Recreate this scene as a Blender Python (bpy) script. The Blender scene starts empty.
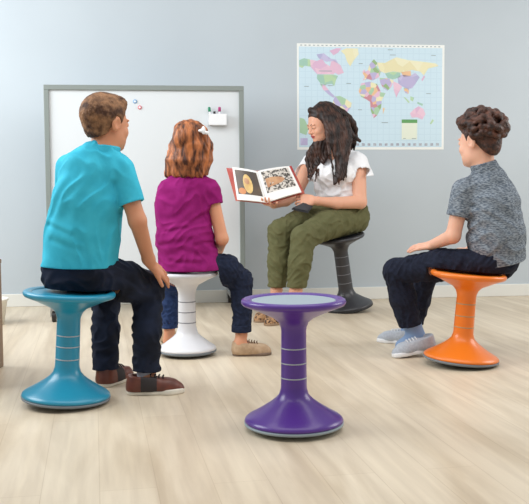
import bpy, math, random
import numpy as np
from mathutils import Vector, Matrix
random.seed(4); RNG = np.random.RandomState(7)
S = bpy.context.scene
COL = S.collection
V = lambda *a: np.array(a, dtype=float)

# ------------------------------------------------------------------ camera
F = 900.0; CX, CY = 264.5, 252.0
PITCH = math.atan(67/900.0); ROLL = math.radians(0.35); HC = 0.85
fwd = V(0, math.cos(PITCH), -math.sin(PITCH)); rt0 = V(1, 0, 0); up0 = V(0, math.sin(PITCH), math.cos(PITCH))
rt = rt0*math.cos(ROLL) - up0*math.sin(ROLL); up = up0*math.cos(ROLL) + rt0*math.sin(ROLL)
EYE = V(0, 0, HC)
def ray(px, py): return fwd + rt*((px-CX)/F) - up*((py-CY)/F)
def P(px, py, Y):
    d = ray(px, py); return EYE + d*(Y/d[1])
def G(px, py, z=0.0):
    d = ray(px, py); return EYE + d*((z-HC)/d[2])
def onplane(px, py, p0, n):
    d = ray(px, py); return EYE + d*(np.dot(p0-EYE, n)/np.dot(d, n))
cam = bpy.data.objects.new('camera', bpy.data.cameras.new('camera')); COL.objects.link(cam)
M = Matrix(((rt[0], up[0], -fwd[0], EYE[0]), (rt[1], up[1], -fwd[1], EYE[1]), (rt[2], up[2], -fwd[2], EYE[2]), (0, 0, 0, 1)))
cam.matrix_world = M
cam.data.sensor_fit = 'HORIZONTAL'; cam.data.sensor_width = 36; cam.data.lens = 36*F/529.0
cam.data.clip_start = .05
S.camera = cam

# ------------------------------------------------------------------ materials
def lin(c):
    return tuple(((v/255)/12.92 if v/255 <= .04045 else ((v/255+.055)/1.055)**2.4) for v in c)
def mat(name, rgb, rough=.5, rgb2=None, scale=(8, 8, 8), detail=3, bump=0, bscale=None, spec=.5, sss=0, lo=.35, hi=.65, coat=0, sheen=0, metal=0, coord='Object'):
    m = bpy.data.materials.new(name); m.use_nodes = True
    nt = m.node_tree; b = nt.nodes['Principled BSDF']
    b.inputs['Base Color'].default_value = (*lin(rgb), 1); b.inputs['Roughness'].default_value = rough
    b.inputs['Specular IOR Level'].default_value = spec; b.inputs['Metallic'].default_value = metal
    if sss:
        b.inputs['Subsurface Weight'].default_value = sss; b.inputs['Subsurface Radius'].default_value = (1, .35, .2); b.inputs['Subsurface Scale'].default_value = .012
    if coat: b.inputs['Coat Weight'].default_value = coat; b.inputs['Coat Roughness'].default_value = .15
    if sheen: b.inputs['Sheen Weight'].default_value = sheen
    tc = nt.nodes.new('ShaderNodeTexCoord')
    def noise(sc, det):
        mp = nt.nodes.new('ShaderNodeMapping'); mp.inputs['Scale'].default_value = sc
        nt.links.new(tc.outputs[coord], mp.inputs[0])
        n = nt.nodes.new('ShaderNodeTexNoise'); n.inputs['Scale'].default_value = 1; n.inputs['Detail'].default_value = det
        nt.links.new(mp.outputs[0], n.inputs['Vector']); return n
    if rgb2:
        n = noise(scale, detail); r = nt.nodes.new('ShaderNodeValToRGB')
        r.color_ramp.elements[0].position = lo; r.color_ramp.elements[1].position = hi
        r.color_ramp.elements[0].color = (*lin(rgb), 1); r.color_ramp.elements[1].color = (*lin(rgb2), 1)
        nt.links.new(n.outputs['Fac'], r.inputs[0]); nt.links.new(r.outputs[0], b.inputs['Base Color'])
    if bump:
        n = noise(bscale or scale, 3); bp = nt.nodes.new('ShaderNodeBump'); bp.inputs['Strength'].default_value = 1
        bp.inputs['Distance'].default_value = bump
        nt.links.new(n.outputs['Fac'], bp.inputs['Height']); nt.links.new(bp.outputs[0], b.inputs['Normal'])
    return m

# ------------------------------------------------------------------ mesh helpers
def mesh_from(name, verts, faces, m, parent=None, base=V(0, 0, 0), smooth=True, matfn=None):
    me = bpy.data.meshes.new(name)
    verts = np.asarray(verts, dtype=np.float64) - base
    if isinstance(faces, np.ndarray):
        nf, k = faces.shape
        me.vertices.add(len(verts)); me.vertices.foreach_set('co', verts.astype(np.float32).ravel())
        me.loops.add(nf*k); me.loops.foreach_set('vertex_index', faces.astype(np.int32).ravel())
        me.polygons.add(nf); me.polygons.foreach_set('loop_start', np.arange(0, nf*k, k, dtype=np.int32))
        me.polygons.foreach_set('loop_total', np.full(nf, k, dtype=np.int32))
        me.update(calc_edges=True)
    else:
        me.from_pydata([tuple(v) for v in verts], [], faces)
    me.validate()
    ms = m if isinstance(m, (list, tuple)) else [m]
    for q in ms: me.materials.append(q)
    if smooth: me.polygons.foreach_set('use_smooth', np.ones(len(me.polygons), dtype=bool))
    if matfn is not None:
        cen = np.zeros(len(me.polygons)*3); me.polygons.foreach_get('center', cen)
        idx = matfn(cen.reshape(-1, 3) + base).astype(np.int32); me.polygons.foreach_set('material_index', idx)
    o = bpy.data.objects.new(name, me); COL.objects.link(o)
    if parent is not None: o.parent = parent
    else: o.location = base
    return o
def thing(name, label, cat, base, group=None):
    o = bpy.data.objects.new(name, None); o.location = base; o.empty_display_size = .05; COL.objects.link(o)
    o['label'] = label; o['category'] = cat
    if group: o['group'] = group
    return o
def tag(o, label, cat, group=None):
    o['label'] = label; o['category'] = cat
    if group: o['group'] = group
    return o
class MB:
    def __init__(s): s.v = []; s.f = []
    def add(s, vs, fs):
        n = len(s.v); s.v += [np.array(q, float) for q in vs]; s.f += [tuple(n+i for i in f) for f in fs]; return s
    def box(s, c, h, R=None):
        R = np.eye(3) if R is None else R
        vs = [V(*c) + R @ (V(x, y, z)*V(*h)) for z in (-1, 1) for x, y in ((-1, -1), (1, -1), (1, 1), (-1, 1))]
        return s.add(vs, [(3, 2, 1, 0), (4, 5, 6, 7), (0, 1, 5, 4), (1, 2, 6, 5), (2, 3, 7, 6), (3, 0, 4, 7)])
    def quadprism(s, q, off):
        q = [V(*p) for p in q]; off = V(*off); n = len(q)
        vs = q + [p+off for p in q]
        fs = [tuple(range(n)), tuple(range(2*n-1, n-1, -1))] + [(i, n+i, n+(i+1) % n, (i+1) % n) for i in range(n)]
        return s.add(vs, fs)
    def tube(s, pts, rad, n=10):
        pts = [V(*p) for p in pts]; rad = rad if hasattr(rad, '__len__') else [rad]*len(pts)
        rings = []
        for i, p in enumerate(pts):
            t = pts[min(i+1, len(pts)-1)] - pts[max(i-1, 0)]; t /= np.linalg.norm(t)
            a = np.cross(t, V(0, 0, 1) if abs(t[2]) < .9 else V(1, 0, 0)); a /= np.linalg.norm(a); b = np.cross(t, a)
            rings.append([p + rad[i]*(math.cos(k*2*math.pi/n)*a + math.sin(k*2*math.pi/n)*b) for k in range(n)])
        vs = [v for r in rings for v in r]; fs = []
        for i in range(len(pts)-1):
            for k in range(n): fs.append((i*n+k, i*n+(k+1) % n, (i+1)*n+(k+1) % n, (i+1)*n+k))
        fs.append(tuple(range(n-1, -1, -1))); fs.append(tuple((len(pts)-1)*n+k for k in range(n)))
        return s.add(vs, fs)
    def build(s, name, m, parent=None, base=V(0, 0, 0), bevel=0, smooth=False):
        import bmesh
        o = mesh_from(name, s.v, s.f, m, parent, base, smooth)
        bm = bmesh.new(); bm.from_mesh(o.data); bmesh.ops.recalc_face_normals(bm, faces=bm.faces); bm.to_mesh(o.data); bm.free()
        if bevel:
            md = o.modifiers.new('bevel', 'BEVEL'); md.width = bevel; md.segments = 2; md.limit_method = 'ANGLE'
        return o
def lathe(profile, n=64, R=None, c=V(0, 0, 0)):
    vs, fs = [], []
    for r, z in profile:
        for k in range(n):
            a = 2*math.pi*k/n; p = V(r*math.cos(a), r*math.sin(a), z); vs.append((R @ p if R is not None else p)+c)
    m = len(profile)
    for i in range(m-1):
        for k in range(n): fs.append((i*n+k, i*n+(k+1) % n, (i+1)*n+(k+1) % n, (i+1)*n+k))
    fs.append(tuple(range(n-1, -1, -1))); fs.append(tuple((m-1)*n+k for k in range(n)))
    return vs, fs
def nrm(v): v = np.array(v, float); return v/np.linalg.norm(v)
def frame(f, u=(0, 0, 1)):      # columns: right, forward, up
    f = nrm(f); r = nrm(np.cross(f, V(*u))); return np.column_stack([r, f, np.cross(r, f)])

# ------------------------------------------------------------------ distance-field modelling
BIG = .08; MARG = .05
def smin(a, b, k):
    if k <= 0: return np.minimum(a, b)
    h = np.maximum(k-np.abs(a-b), 0)/k
    return np.minimum(a, b) - h*h*k*.25
class Nd:
    def __init__(s, lo, hi, f): s.lo, s.hi, s.f = np.array(lo, float), np.array(hi, float), f
def evalnode(n, xs, ys, zs, full=BIG):
    out = np.full((len(xs), len(ys), len(zs)), full, dtype=np.float32)
    i = [(np.searchsorted(a, n.lo[q]-MARG), np.searchsorted(a, n.hi[q]+MARG)) for q, a in enumerate((xs, ys, zs))]
    if any(b <= a for a, b in i): return out, None
    sl = tuple(slice(a, b) for a, b in i)
    out[sl] = n.f(xs[sl[0]], ys[sl[1]], zs[sl[2]])
    return out, sl
def grid(xs, ys, zs): return xs[:, None, None].astype(np.float32), ys[None, :, None].astype(np.float32), zs[None, None, :].astype(np.float32)
def cap(a, b, ra, rb, u=None, sq=1.0):
    a, b = np.array(a, float), np.array(b, float); R = max(ra, rb)*max(1, 1/sq)
    ab = b-a; L2 = max(np.dot(ab, ab), 1e-9)
    if u is not None: u = nrm(u)
    def f(xs, ys, zs):
        X, Y, Z = grid(xs, ys, zs); x, y, z = X-a[0], Y-a[1], Z-a[2]
        t = np.clip((x*ab[0]+y*ab[1]+z*ab[2])/L2, 0, 1)
        x, y, z = x-t*ab[0], y-t*ab[1], z-t*ab[2]
        if u is not None:
            q = (x*u[0]+y*u[1]+z*u[2])*(sq-1); x, y, z = x+q*u[0], y+q*u[1], z+q*u[2]
            return (np.sqrt(x*x+y*y+z*z) - (ra+(rb-ra)*t))/max(sq, 1)
        return np.sqrt(x*x+y*y+z*z) - (ra+(rb-ra)*t)
    return Nd(np.minimum(a, b)-R, np.maximum(a, b)+R, f)
def ell(c, r, R=None):
    c = np.array(c, float); r = np.array(r, float); R = np.eye(3) if R is None else R; m = r.max()
    def f(xs, ys, zs):
        X, Y, Z = grid(xs, ys, zs); x, y, z = X-c[0], Y-c[1], Z-c[2]
        q = [(x*R[0, i]+y*R[1, i]+z*R[2, i]) for i in range(3)]
        k0 = np.sqrt(sum((q[i]/r[i])**2 for i in range(3))); k1 = np.sqrt(sum((q[i]/r[i]**2)**2 for i in range(3)))+1e-6
        return np.clip(k0*(k0-1)/k1, -.3, .3)
    return Nd(c-m, c+m, f)
def U(nodes, k=.01):
    ks = k if hasattr(k, '__len__') else [k]*len(nodes)
    lo = np.min([n.lo for n in nodes], 0); hi = np.max([n.hi for n in nodes], 0)
    def f(xs, ys, zs):
        d = np.full((len(xs), len(ys), len(zs)), BIG, dtype=np.float32)
        for n, kk in zip(nodes, ks):
            i = [(np.searchsorted(a, n.lo[q]-MARG), np.searchsorted(a, n.hi[q]+MARG)) for q, a in enumerate((xs, ys, zs))]
            if any(b <= a for a, b in i): continue
            sl = tuple(slice(a, b) for a, b in i)
            v = n.f(xs[sl[0]], ys[sl[1]], zs[sl[2]])
            d[sl] = smin(d[sl], np.minimum(v, BIG), kk)
        return d
    return Nd(lo, hi, f)
def SUB(n, cuts, k=.004):
    def f(xs, ys, zs):
        d = n.f(xs, ys, zs)
        for c in cuts:
            e, sl = evalnode(c, xs, ys, zs)
            if sl is None: continue
            d[sl] = -smin(-d[sl], e[sl], k)
        return d
    return Nd(n.lo, n.hi, f)
def CUT(n, p, nn, k=.003):      # removes the side nn points to
    p = np.array(p, float); nn = nrm(nn)
    def f(xs, ys, zs):
        d = n.f(xs, ys, zs); X, Y, Z = grid(xs, ys, zs)
        e = (X-p[0])*nn[0]+(Y-p[1])*nn[1]+(Z-p[2])*nn[2]
        return -smin(-d, -e, k)
    return Nd(n.lo, n.hi, f)
def HS(p, nn, rad):      # the piece of half-space on nn's side of p, inside a ball
    p = np.array(p, float); nn = nrm(nn)
    def f(xs, ys, zs):
        X, Y, Z = grid(xs, ys, zs); x, y, z = X-p[0], Y-p[1], Z-p[2]
        return np.maximum(-(x*nn[0]+y*nn[1]+z*nn[2]), np.sqrt(x*x+y*y+z*z)-rad)
    return Nd(p-rad, p+rad, f)
def DISC(p, ax, r, h):   # disc from p down by h
    p = np.array(p, float); ax = nrm(ax)
    def f(xs, ys, zs):
        X, Y, Z = grid(xs, ys, zs); x, y, z = X-p[0], Y-p[1], Z-p[2]
        a = x*ax[0]+y*ax[1]+z*ax[2]; q = np.sqrt(np.maximum(x*x+y*y+z*z-a*a, 0))
        return np.maximum(np.maximum(a, -a-h), q-r)
    return Nd(p-r-h, p+r+.01, f)
def crease(a, b, w=.012, dep=.012):     # a pressed fold, running between two points, as a groove in the cloth
    a, b = np.array(a, float), np.array(b, float); ab = b-a; L2 = ab[0]**2+ab[2]**2
    def fn(X, Y, Z):
        x, z = X-a[0], Z-a[2]; t = np.clip((x*ab[0]+z*ab[2])/L2, 0, 1); q = (x-t*ab[0])**2+(z-t*ab[2])**2
        return dep*np.exp(-q/(w*w))*(1-.55*t) - dep*.5*np.exp(-((x-t*ab[0])**2+(z-t*ab[2]-w*1.8)**2)/(w*w))
    return fn
def garment(raw, k, disp, creases, cuts, hollows=(), sleeves=()):
    def dfn(X, Y, Z):
        v = disp(X, Y, Z)
        for c in creases: v = v+c(X, Y, Z)
        return v
    g = DISP(U(raw, k), dfn)
    if cuts: g = SUB(g, cuts, .0025)
    if hollows: g = SUB(g, hollows, .003)
    if sleeves: g = U([g]+[SUB(SUB(DISP(a, lambda X, Y, Z: .5*disp(X, Y, Z)), [b], .0025), [c], .0025) for a, b, c in sleeves], .02)
    return g
def sleeve(sh, el, fr, r0, r1, arm_r, nn=None):      # sleeve, its hem cut and the opening
    e = sh+(el-sh)*fr; d = nrm(el-sh)
    return cap(sh, sh+(el-sh)*(fr+.22), r0, r1), HS(e, nn if nn is not None else d, .105), cap(e-d*.022, e+d*.05, arm_r, arm_r)
def DISP(n, fn):
    def f(xs, ys, zs):
        d = n.f(xs, ys, zs); X, Y, Z = grid(xs, ys, zs); return d+fn(X, Y, Z)
    return Nd(n.lo, n.hi, f)
def chain(pts, rad, k=.01, u=None, sq=1.0):
    sqs = sq if hasattr(sq, '__len__') else [sq]*len(pts)
    return [cap(pts[i], pts[i+1], rad[i], rad[i+1], u, sqs[i]) for i in range(len(pts)-1)]
def folds(amp, scale, seed, stretch=(1, 1, 1)):
    r = np.random.RandomState(seed); ws = []
    for i in range(6):
        v = r.normal(size=3)*V(*stretch); v = v/np.linalg.norm(v)*2*math.pi/(scale*r.uniform(.6, 1.7)); ws.append((v, r.uniform(0, 6.3)))
    def fn(X, Y, Z):
        wx = .35*scale*np.sin(Y*(7/scale*.4)+Z*(5/scale*.4)+seed); wz = .35*scale*np.sin(X*(6/scale*.4)+seed*2)
        s = 0
        for v, p in ws: s = s+np.sin((X+wx)*v[0]+Y*v[1]+(Z+wz)*v[2]+p)
        s = s/2.4
        return amp*(np.minimum(np.abs(s), 1.25)-.5)
    return fn
def surface(node, h):
    lo, hi = node.lo-.012, node.hi+.012
    xs, ys, zs = [np.arange(lo[i], hi[i]+h, h) for i in range(3)]
    d = node.f(xs, ys, zs)
    nx, ny, nz = d.shape
    ins = d < 0
    cnt = np.zeros((nx-1, ny-1, nz-1), np.int8)
    for a in (0, 1):
        for b in (0, 1):
            for c in (0, 1): cnt += ins[a:nx-1+a, b:ny-1+b, c:nz-1+c]
    act = (cnt > 0) & (cnt < 8); I = np.argwhere(act); n = len(I)
    idx = np.full(act.shape, -1, np.int32); idx[act] = np.arange(n)
    acc = np.zeros((n, 3)); num = np.zeros(n)
    corner = [(a, b, c) for a in (0, 1) for b in (0, 1) for c in (0, 1)]
    vals = {q: d[I[:, 0]+q[0], I[:, 1]+q[1], I[:, 2]+q[2]] for q in corner}
    for q in corner:
        for ax in range(3):
            if q[ax] == 1: continue
            q2 = list(q); q2[ax] = 1; q2 = tuple(q2)
            v0, v1 = vals[q], vals[q2]; m = (v0 < 0) != (v1 < 0)
            t = np.where(m, v0/np.where(m, v0-v1, 1), 0)
            p = np.tile(np.array(q, float), (n, 1)); p[:, ax] = t
            acc[m] += p[m]; num[m] += 1
    verts = (I + acc/num[:, None])*h + np.array([xs[0], ys[0], zs[0]])
    quads = []
    for ax in range(3):
        sl0 = [slice(None)]*3; sl1 = [slice(None)]*3; sl0[ax] = slice(0, -1); sl1[ax] = slice(1, None)
        cr = ins[tuple(sl0)] != ins[tuple(sl1)]
        E = np.argwhere(cr); b, c = [(1, 2), (2, 0), (0, 1)][ax]
        ok = (E[:, b] > 0) & (E[:, c] > 0) & (E[:, b] < d.shape[b]-1) & (E[:, c] < d.shape[c]-1); E = E[ok]
        def g(db, dc):
            e = E.copy(); e[:, b] -= db; e[:, c] -= dc; return idx[e[:, 0], e[:, 1], e[:, 2]]
        q = np.stack([g(1, 1), g(0, 1), g(0, 0), g(1, 0)], 1)
        flip = ~ins[E[:, 0], E[:, 1], E[:, 2]]; q[flip] = q[flip][:, ::-1]
        quads.append(q)
    return verts, np.concatenate(quads)
def sdfobj(name, node, m, h, parent, base, matfn=None):
    v, f = surface(node, h)
    return mesh_from(name, v, f, m, parent, base, True, matfn)

# ------------------------------------------------------------------ anatomy
def head_nodes(c, R, s, closed=False, nose=1.0, jaw=1.0):
    L = lambda x, y, z: c + R @ (V(x, y, z)*s)
    E = lambda p, r, RR=None: ell(L(*p), V(*r)*s, R if RR is None else R @ RR)
    def rx(a): a = math.radians(a); return np.array([[1, 0, 0], [0, math.cos(a), -math.sin(a)], [0, math.sin(a), math.cos(a)]])
    base = U([E((0, -.014, .034), (.073, .093, .084)), E((0, .030, -.022), (.060, .060, .080)),
              E((0, .052, -.080), (.036*jaw, .034, .030)), E((-.030, .020, -.062), (.028, .045, .035)), E((.030, .020, -.062), (.028, .045, .035)),
              E((-.036, .062, -.028), (.022, .022, .022)), E((.036, .062, -.028), (.022, .022, .022)),
              E((0, .073, -.052), (.026, .020, .020))], [.01, .03, .03, .03, .03, .015, .015, .012])
    base = SUB(base, [E((.032, .096, .004), (.019, .016, .012)), E((-.032, .096, .004), (.019, .016, .012))], .012)
    add = [base,
           E((.026, .082, .022), (.022, .008, .006)), E((-.026, .082, .022), (.022, .008, .006)),
           cap(L(0, .084, .012), L(0, .104*nose+.001*(1-nose), -.024), .0075*s, .0100*s),
           E((.011, .093, -.028), (.008, .010, .007)), E((-.011, .093, -.028), (.008, .010, .007)),
           E((0, .091, -.0485), (.021, .009, .0055)), E((0, .088, -.0600), (.017, .010, .0065)), E((0, .080, -.088), (.016, .014, .013)),
           E((.032, .077, .003), (.0145, .0125, .0125)), E((-.032, .077, .003), (.0145, .0125, .0125))]
    ks = [0, .010, .010, .010, .006, .006, .005, .005, .014, .003, .003]
    for sx in (-1, 1):
        ear = SUB(U([E((sx*.076, -.008, -.002), (.010, .021, .032), rx(-12))]), [E((sx*.086, -.004, .001), (.008, .012, .020), rx(-12))], .004)
        add.append(ear); ks.append(.006)
    n = U(add, ks)
    n = SUB(n, [E((0, .102, -.0545), (.019, .008, .0014))], .002)
    return n
def hand_node(w, d, nrml, s=1.0, curls=(25, 30, 35, 40), spread=4, thumbside=1, thumb=(40, 20), bend0=None):
    """w wrist, d direction of fingers, nrml back-of-hand normal, thumbside +1: thumb towards cross(d, nrml)."""
    d = nrm(d); nrml = nrm(nrml - d*np.dot(nrml, d)); l = np.cross(d, nrml)*thumbside
    nodes = [cap(w - d*.01*s, w+d*.012*s, .020*s, .022*s, nrml, 1.35)]
    pal = [cap(w+d*.015*s+l*o*s, w+d*.082*s+l*o*1.25*s, .014*s, .0125*s) for o in (-.026, -.009, .009, .024)]
    nodes.append(U(pal, .016*s))
    lens = (.82, .96, 1.0, .92)
    for i, o in enumerate((-.034, -.0115, .0115, .033)):
        b = w+d*(.080 if i else .074)*s+l*o*s; a = 0; fd = nrm(d+l*math.tan(math.radians(spread))*(i-1.5)*.6); p = b; r = .0092*s
        for j, seg in enumerate((.040, .026, .021)):
            a = math.radians(curls[i])*(.6 if j == 0 else 1)
            fd2 = fd*math.cos(a) - nrml*math.sin(a); nrml2 = nrml*math.cos(a)+fd*math.sin(a)
            q = p+fd2*seg*lens[i]*s; nodes.append(cap(p, q, r, r*.92)); p = q; r *= .92
            fd = fd2
            # keep bending about the same lateral axis
            nv = nrm(np.cross(l*thumbside, fd)); nv = nv if np.dot(nv, nrml2) > 0 else -nv
            nrml_l = nv; nrml = nrml_l
        nrml = nrm(hand_n0(d, w, l, thumbside))
    td = nrm(d*math.cos(math.radians(thumb[0]))+l*math.sin(math.radians(thumb[0])) - nrml*.25)
    p = w+d*.022*s+l*.024*s; q = p+td*.040*s; nodes.append(cap(p, q, .0155*s, .0115*s))
    td2 = nrm(td+d*math.tan(math.radians(thumb[1]))); q2 = q+td2*.030*s; nodes.append(cap(q, q2, .0112*s, .0100*s))
    nodes.append(cap(q2, q2+td2*.022*s, .010*s, .0085*s))
    return U(nodes, [.01*s]*2+[.004*s]*12+[.012*s, .004*s, .003*s])
def hand_n0(d, w, l, ts): return np.cross(l*ts, d)

def shoe(parent, base, heel, d, L, W, upper, sole_m, kind='sneaker', lift=0.0, laces=None, patch=None, toe_z=0.0):
    """heel: ground point under the heel's back; d horizontal direction; lift raises the heel."""
    d = nrm(V(d[0], d[1], 0)); 
    f = nrm(d - V(0, 0, lift)); R = frame(f); T = lambda x, y, z: heel + V(0, 0, lift*L + toe_z) + R @ V(x*W, y*L, z)
    # footprint as union of capsules flattened
    def foot(z, r, grow):
        a = [cap(T(0, .15, z), T(-.03, .42, z), .40*W+grow, .40*W+grow, R[:, 2], r), cap(T(-.03, .42, z), T(.02, .74, z), .40*W+grow, .47*W+grow, R[:, 2], r),
             cap(T(.02, .74, z), T(-.06, .86, z), .47*W+grow, .36*W+grow, R[:, 2], r)]
        return U(a, .02)
    th = .020 if kind == 'sneaker' else .012
    so = foot(th*.5, 1.0, .004); so = CUT(CUT(so, T(0, 0, th+.003), R[:, 2], .002), T(0, 0, 0), -R[:, 2], .004)
    h1 = .074 if kind == 'sneaker' else .066; bt = 1.12 if kind == 'sneaker' else 1.15
    q = W/.085*bt
    up_ = U([cap(T(0, .17, .030), T(0, .36, .034), .036*q, .038*q), cap(T(0, .17, .03), T(0, .17, h1), .036*q, .032*q),
             cap(T(0, .36, .034), T(0, .70, .024), .038*q, .037*q), cap(T(0, .70, .022), T(-.04, .87, .014), .036*q, .028*q),
             cap(T(0, .20, h1-.005), T(0, .42, h1-.014), .032*q, .026*q)], .025)
    up_ = CUT(CUT(up_, T(0, 0, th*.7), -R[:, 2], .003), T(0, .12, h1+.004), R @ V(0, .12, 1), .004)
    up_ = SUB(up_, [cap(T(0, .19, h1+.012), T(0, .36, h1+.012), .026*W/.085, .022*W/.085)], .004)
    root = sdfobj('shoe', up_, upper if not isinstance(upper, list) else upper, .0032, parent, base,
                  (lambda c: ((((c-heel) @ d) > .24*L) & (((c-heel) @ d) < .52*L)).astype(int)) if isinstance(upper, list) else None)
    sdfobj('sole', so, sole_m, .0032, root, base)
    if laces:
        mb = MB()
        for t in (.42, .49, .56, .63):
            z = (.034+.038*q)-.011*(t-.36)/.34+.0055
            mb.tube([T(-.24, t, z-.009), T(-.1, t+.01, z), T(.1, t-.01, z), T(.24, t, z-.009)], .0026, 6)
        if kind == 'boat': 
            mb.tube([T(0, .42, .055), T(.25, .36, .075), T(.42, .40, .060), T(.3, .46, .048)], .0018, 6); mb.tube([T(0, .42, .055), T(-.25, .36, .077), T(-.42, .42, .060), T(-.3, .47, .05)], .0018, 6)
        mb.build('laces', laces, root, base, smooth=True)
    return root

# ------------------------------------------------------------------ room
g1, g2 = G(30, 306.4), G(500, 296.2)
wd = nrm(g2-g1); wn = V(wd[1], -wd[0], 0)      # towards the camera
w0 = g1
def wallp(px, py, off=0.0): return onplane(px, py, w0+wn*off, wn)
m_wall = mat('wall_paint', (187, 196, 202), .75, (191, 200, 206), (1.2, 1.2, 1.2), spec=.3)
m_base = mat('white_trim', (226, 226, 220), .45)
wa, wb = w0-wd*1.6, w0+wd*7.0
rt_dir = wd
def struct(o): o['kind'] = 'structure'; return o
WL = w0-wd*1.9; WR = w0+wd*5.6; CH = 2.9
struct(MB().quadprism([WL, WR, WR+V(0, 0, CH), WL+V(0, 0, CH)], -wn*.12).build('wall_back', m_wall))
# floor: pale oak planks
mf = bpy.data.materials.new('pale_oak_planks'); mf.use_nodes = True; nt = mf.node_tree; b = nt.nodes['Principled BSDF']
tc = nt.nodes.new('ShaderNodeTexCoord'); mp = nt.nodes.new('ShaderNodeMapping'); mp.inputs['Rotation'].default_value = (0, 0, math.radians(-100.7))
nt.links.new(tc.outputs['Object'], mp.inputs[0])
br = nt.nodes.new('ShaderNodeTexBrick'); br.offset = .37; br.inputs['Scale'].default_value = 1; br.inputs['Brick Width'].default_value = 1.25
br.inputs['Row Height'].default_value = .16; br.inputs['Mortar Size'].default_value = .0016; br.inputs['Mortar Smooth'].default_value = .4; br.inputs['Bias'].default_value = 0
br.inputs['Color1'].default_value = (*lin((216, 203, 182)), 1); br.inputs['Color2'].default_value = (*lin((211, 197, 175)), 1); br.inputs['Mortar'].default_value = (*lin((200, 185, 162)), 1)
nt.links.new(mp.outputs[0], br.inputs['Vector'])
m2 = nt.nodes.new('ShaderNodeMapping'); m2.inputs['Scale'].default_value = (1.1, 16, 1); nt.links.new(mp.outputs[0], m2.inputs[0])
n1 = nt.nodes.new('ShaderNodeTexNoise'); n1.inputs['Scale'].default_value = 1.6; n1.inputs['Detail'].default_value = 8; n1.inputs['Distortion'].default_value = .3; nt.links.new(m2.outputs[0], n1.inputs['Vector'])
rp = nt.nodes.new('ShaderNodeValToRGB'); rp.color_ramp.elements[0].position = .3; rp.color_ramp.elements[1].position = .68
rp.color_ramp.elements[0].color = (.88, .86, .84, 1); rp.color_ramp.elements[1].color = (1.05, 1.05, 1.04, 1); nt.links.new(n1.outputs['Fac'], rp.inputs[0])
mx = nt.nodes.new('ShaderNodeMix'); mx.data_type = 'RGBA'; mx.blend_type = 'MULTIPLY'; mx.inputs[0].default_value = 1
nt.links.new(br.outputs['Color'], mx.inputs[6]); nt.links.new(rp.outputs[0], mx.inputs[7]); m3 = nt.nodes.new('ShaderNodeMapping'); m3.inputs['Scale'].default_value = (.9, 5.0, 1); nt.links.new(mp.outputs[0], m3.inputs[0])
n3 = nt.nodes.new('ShaderNodeTexNoise'); n3.inputs['Scale'].default_value = 1.5; n3.inputs['Detail'].default_value = 5; n3.inputs['Distortion'].default_value = .6; nt.links.new(m3.outputs[0], n3.inputs['Vector'])
rq = nt.nodes.new('ShaderNodeValToRGB'); rq.color_ramp.elements[0].position = .32; rq.color_ramp.elements[1].position = .60
rq.color_ramp.elements[0].color = (.86, .82, .77, 1); rq.color_ramp.elements[1].color = (1.03, 1.02, 1.01, 1); nt.links.new(n3.outputs['Fac'], rq.inputs[0])
my = nt.nodes.new('ShaderNodeMix'); my.data_type = 'RGBA'; my.blend_type = 'MULTIPLY'; my.inputs[0].default_value = 1
nt.links.new(mx.outputs[2], my.inputs[6]); nt.links.new(rq.outputs[0], my.inputs[7]); nt.links.new(my.outputs[2], b.inputs['Base Color'])
b.inputs['Roughness'].default_value = .42; b.inputs['Specular IOR Level'].default_value = .4
struct(MB().box((.3, 4, -.05), (3.6, 5.5, .05)).build('floor', mf))
struct(MB().quadprism([WL, WR, WR+V(0, 0, .092), WL+V(0, 0, .092)], wn*.014).build('baseboard_back', m_base, bevel=.004))

# ------------------------------------------------------------------ world map poster
m_paper = mat('map_paper', (238, 240, 236), .5)
m_ink = mat('map_ink', (150, 165, 170), .6); m_ink2 = mat('map_flags', (190, 196, 200), .6, (150, 150, 165), (60, 60, 60))
msea = bpy.data.materials.new('map_sea'); msea.use_nodes = True; nt = msea.node_tree; b = nt.nodes['Principled BSDF']
tc = nt.nodes.new('ShaderNodeTexCoord'); mpp = nt.nodes.new('ShaderNodeMapping'); nt.links.new(tc.outputs['Generated'], mpp.inputs[0]); 
sp = nt.nodes.new('ShaderNodeSeparateXYZ'); nt.links.new(mpp.outputs[0], sp.inputs[0])
def gridline(sock, nrep):
    a = nt.nodes.new('ShaderNodeMath'); a.operation = 'MULTIPLY'; a.inputs[1].default_value = nrep; nt.links.new(sock, a.inputs[0])
    f_ = nt.nodes.new('ShaderNodeMath'); f_.operation = 'FRACT'; nt.links.new(a.outputs[0], f_.inputs[0])
    c = nt.nodes.new('ShaderNodeMath'); c.operation = 'LESS_THAN'; c.inputs[1].default_value = .12; nt.links.new(f_.outputs[0], c.inputs[0]); return c
ga, gb = gridline(sp.outputs[0], 24), gridline(sp.outputs[2], 16)
mxm = nt.nodes.new('ShaderNodeMath'); mxm.operation = 'MAXIMUM'; nt.links.new(ga.outputs[0], mxm.inputs[0]); nt.links.new(gb.outputs[0], mxm.inputs[1])
mx = nt.nodes.new('ShaderNodeMix'); mx.data_type = 'RGBA'; nt.links.new(mxm.outputs[0], mx.inputs[0])
mx.inputs[6].default_value = (*lin((203, 225, 236)), 1); mx.inputs[7].default_value = (*lin((196, 219, 231)), 1); nt.links.new(mx.outputs[2], b.inputs['Base Color']); b.inputs['Roughness'].default_value = .45
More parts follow.
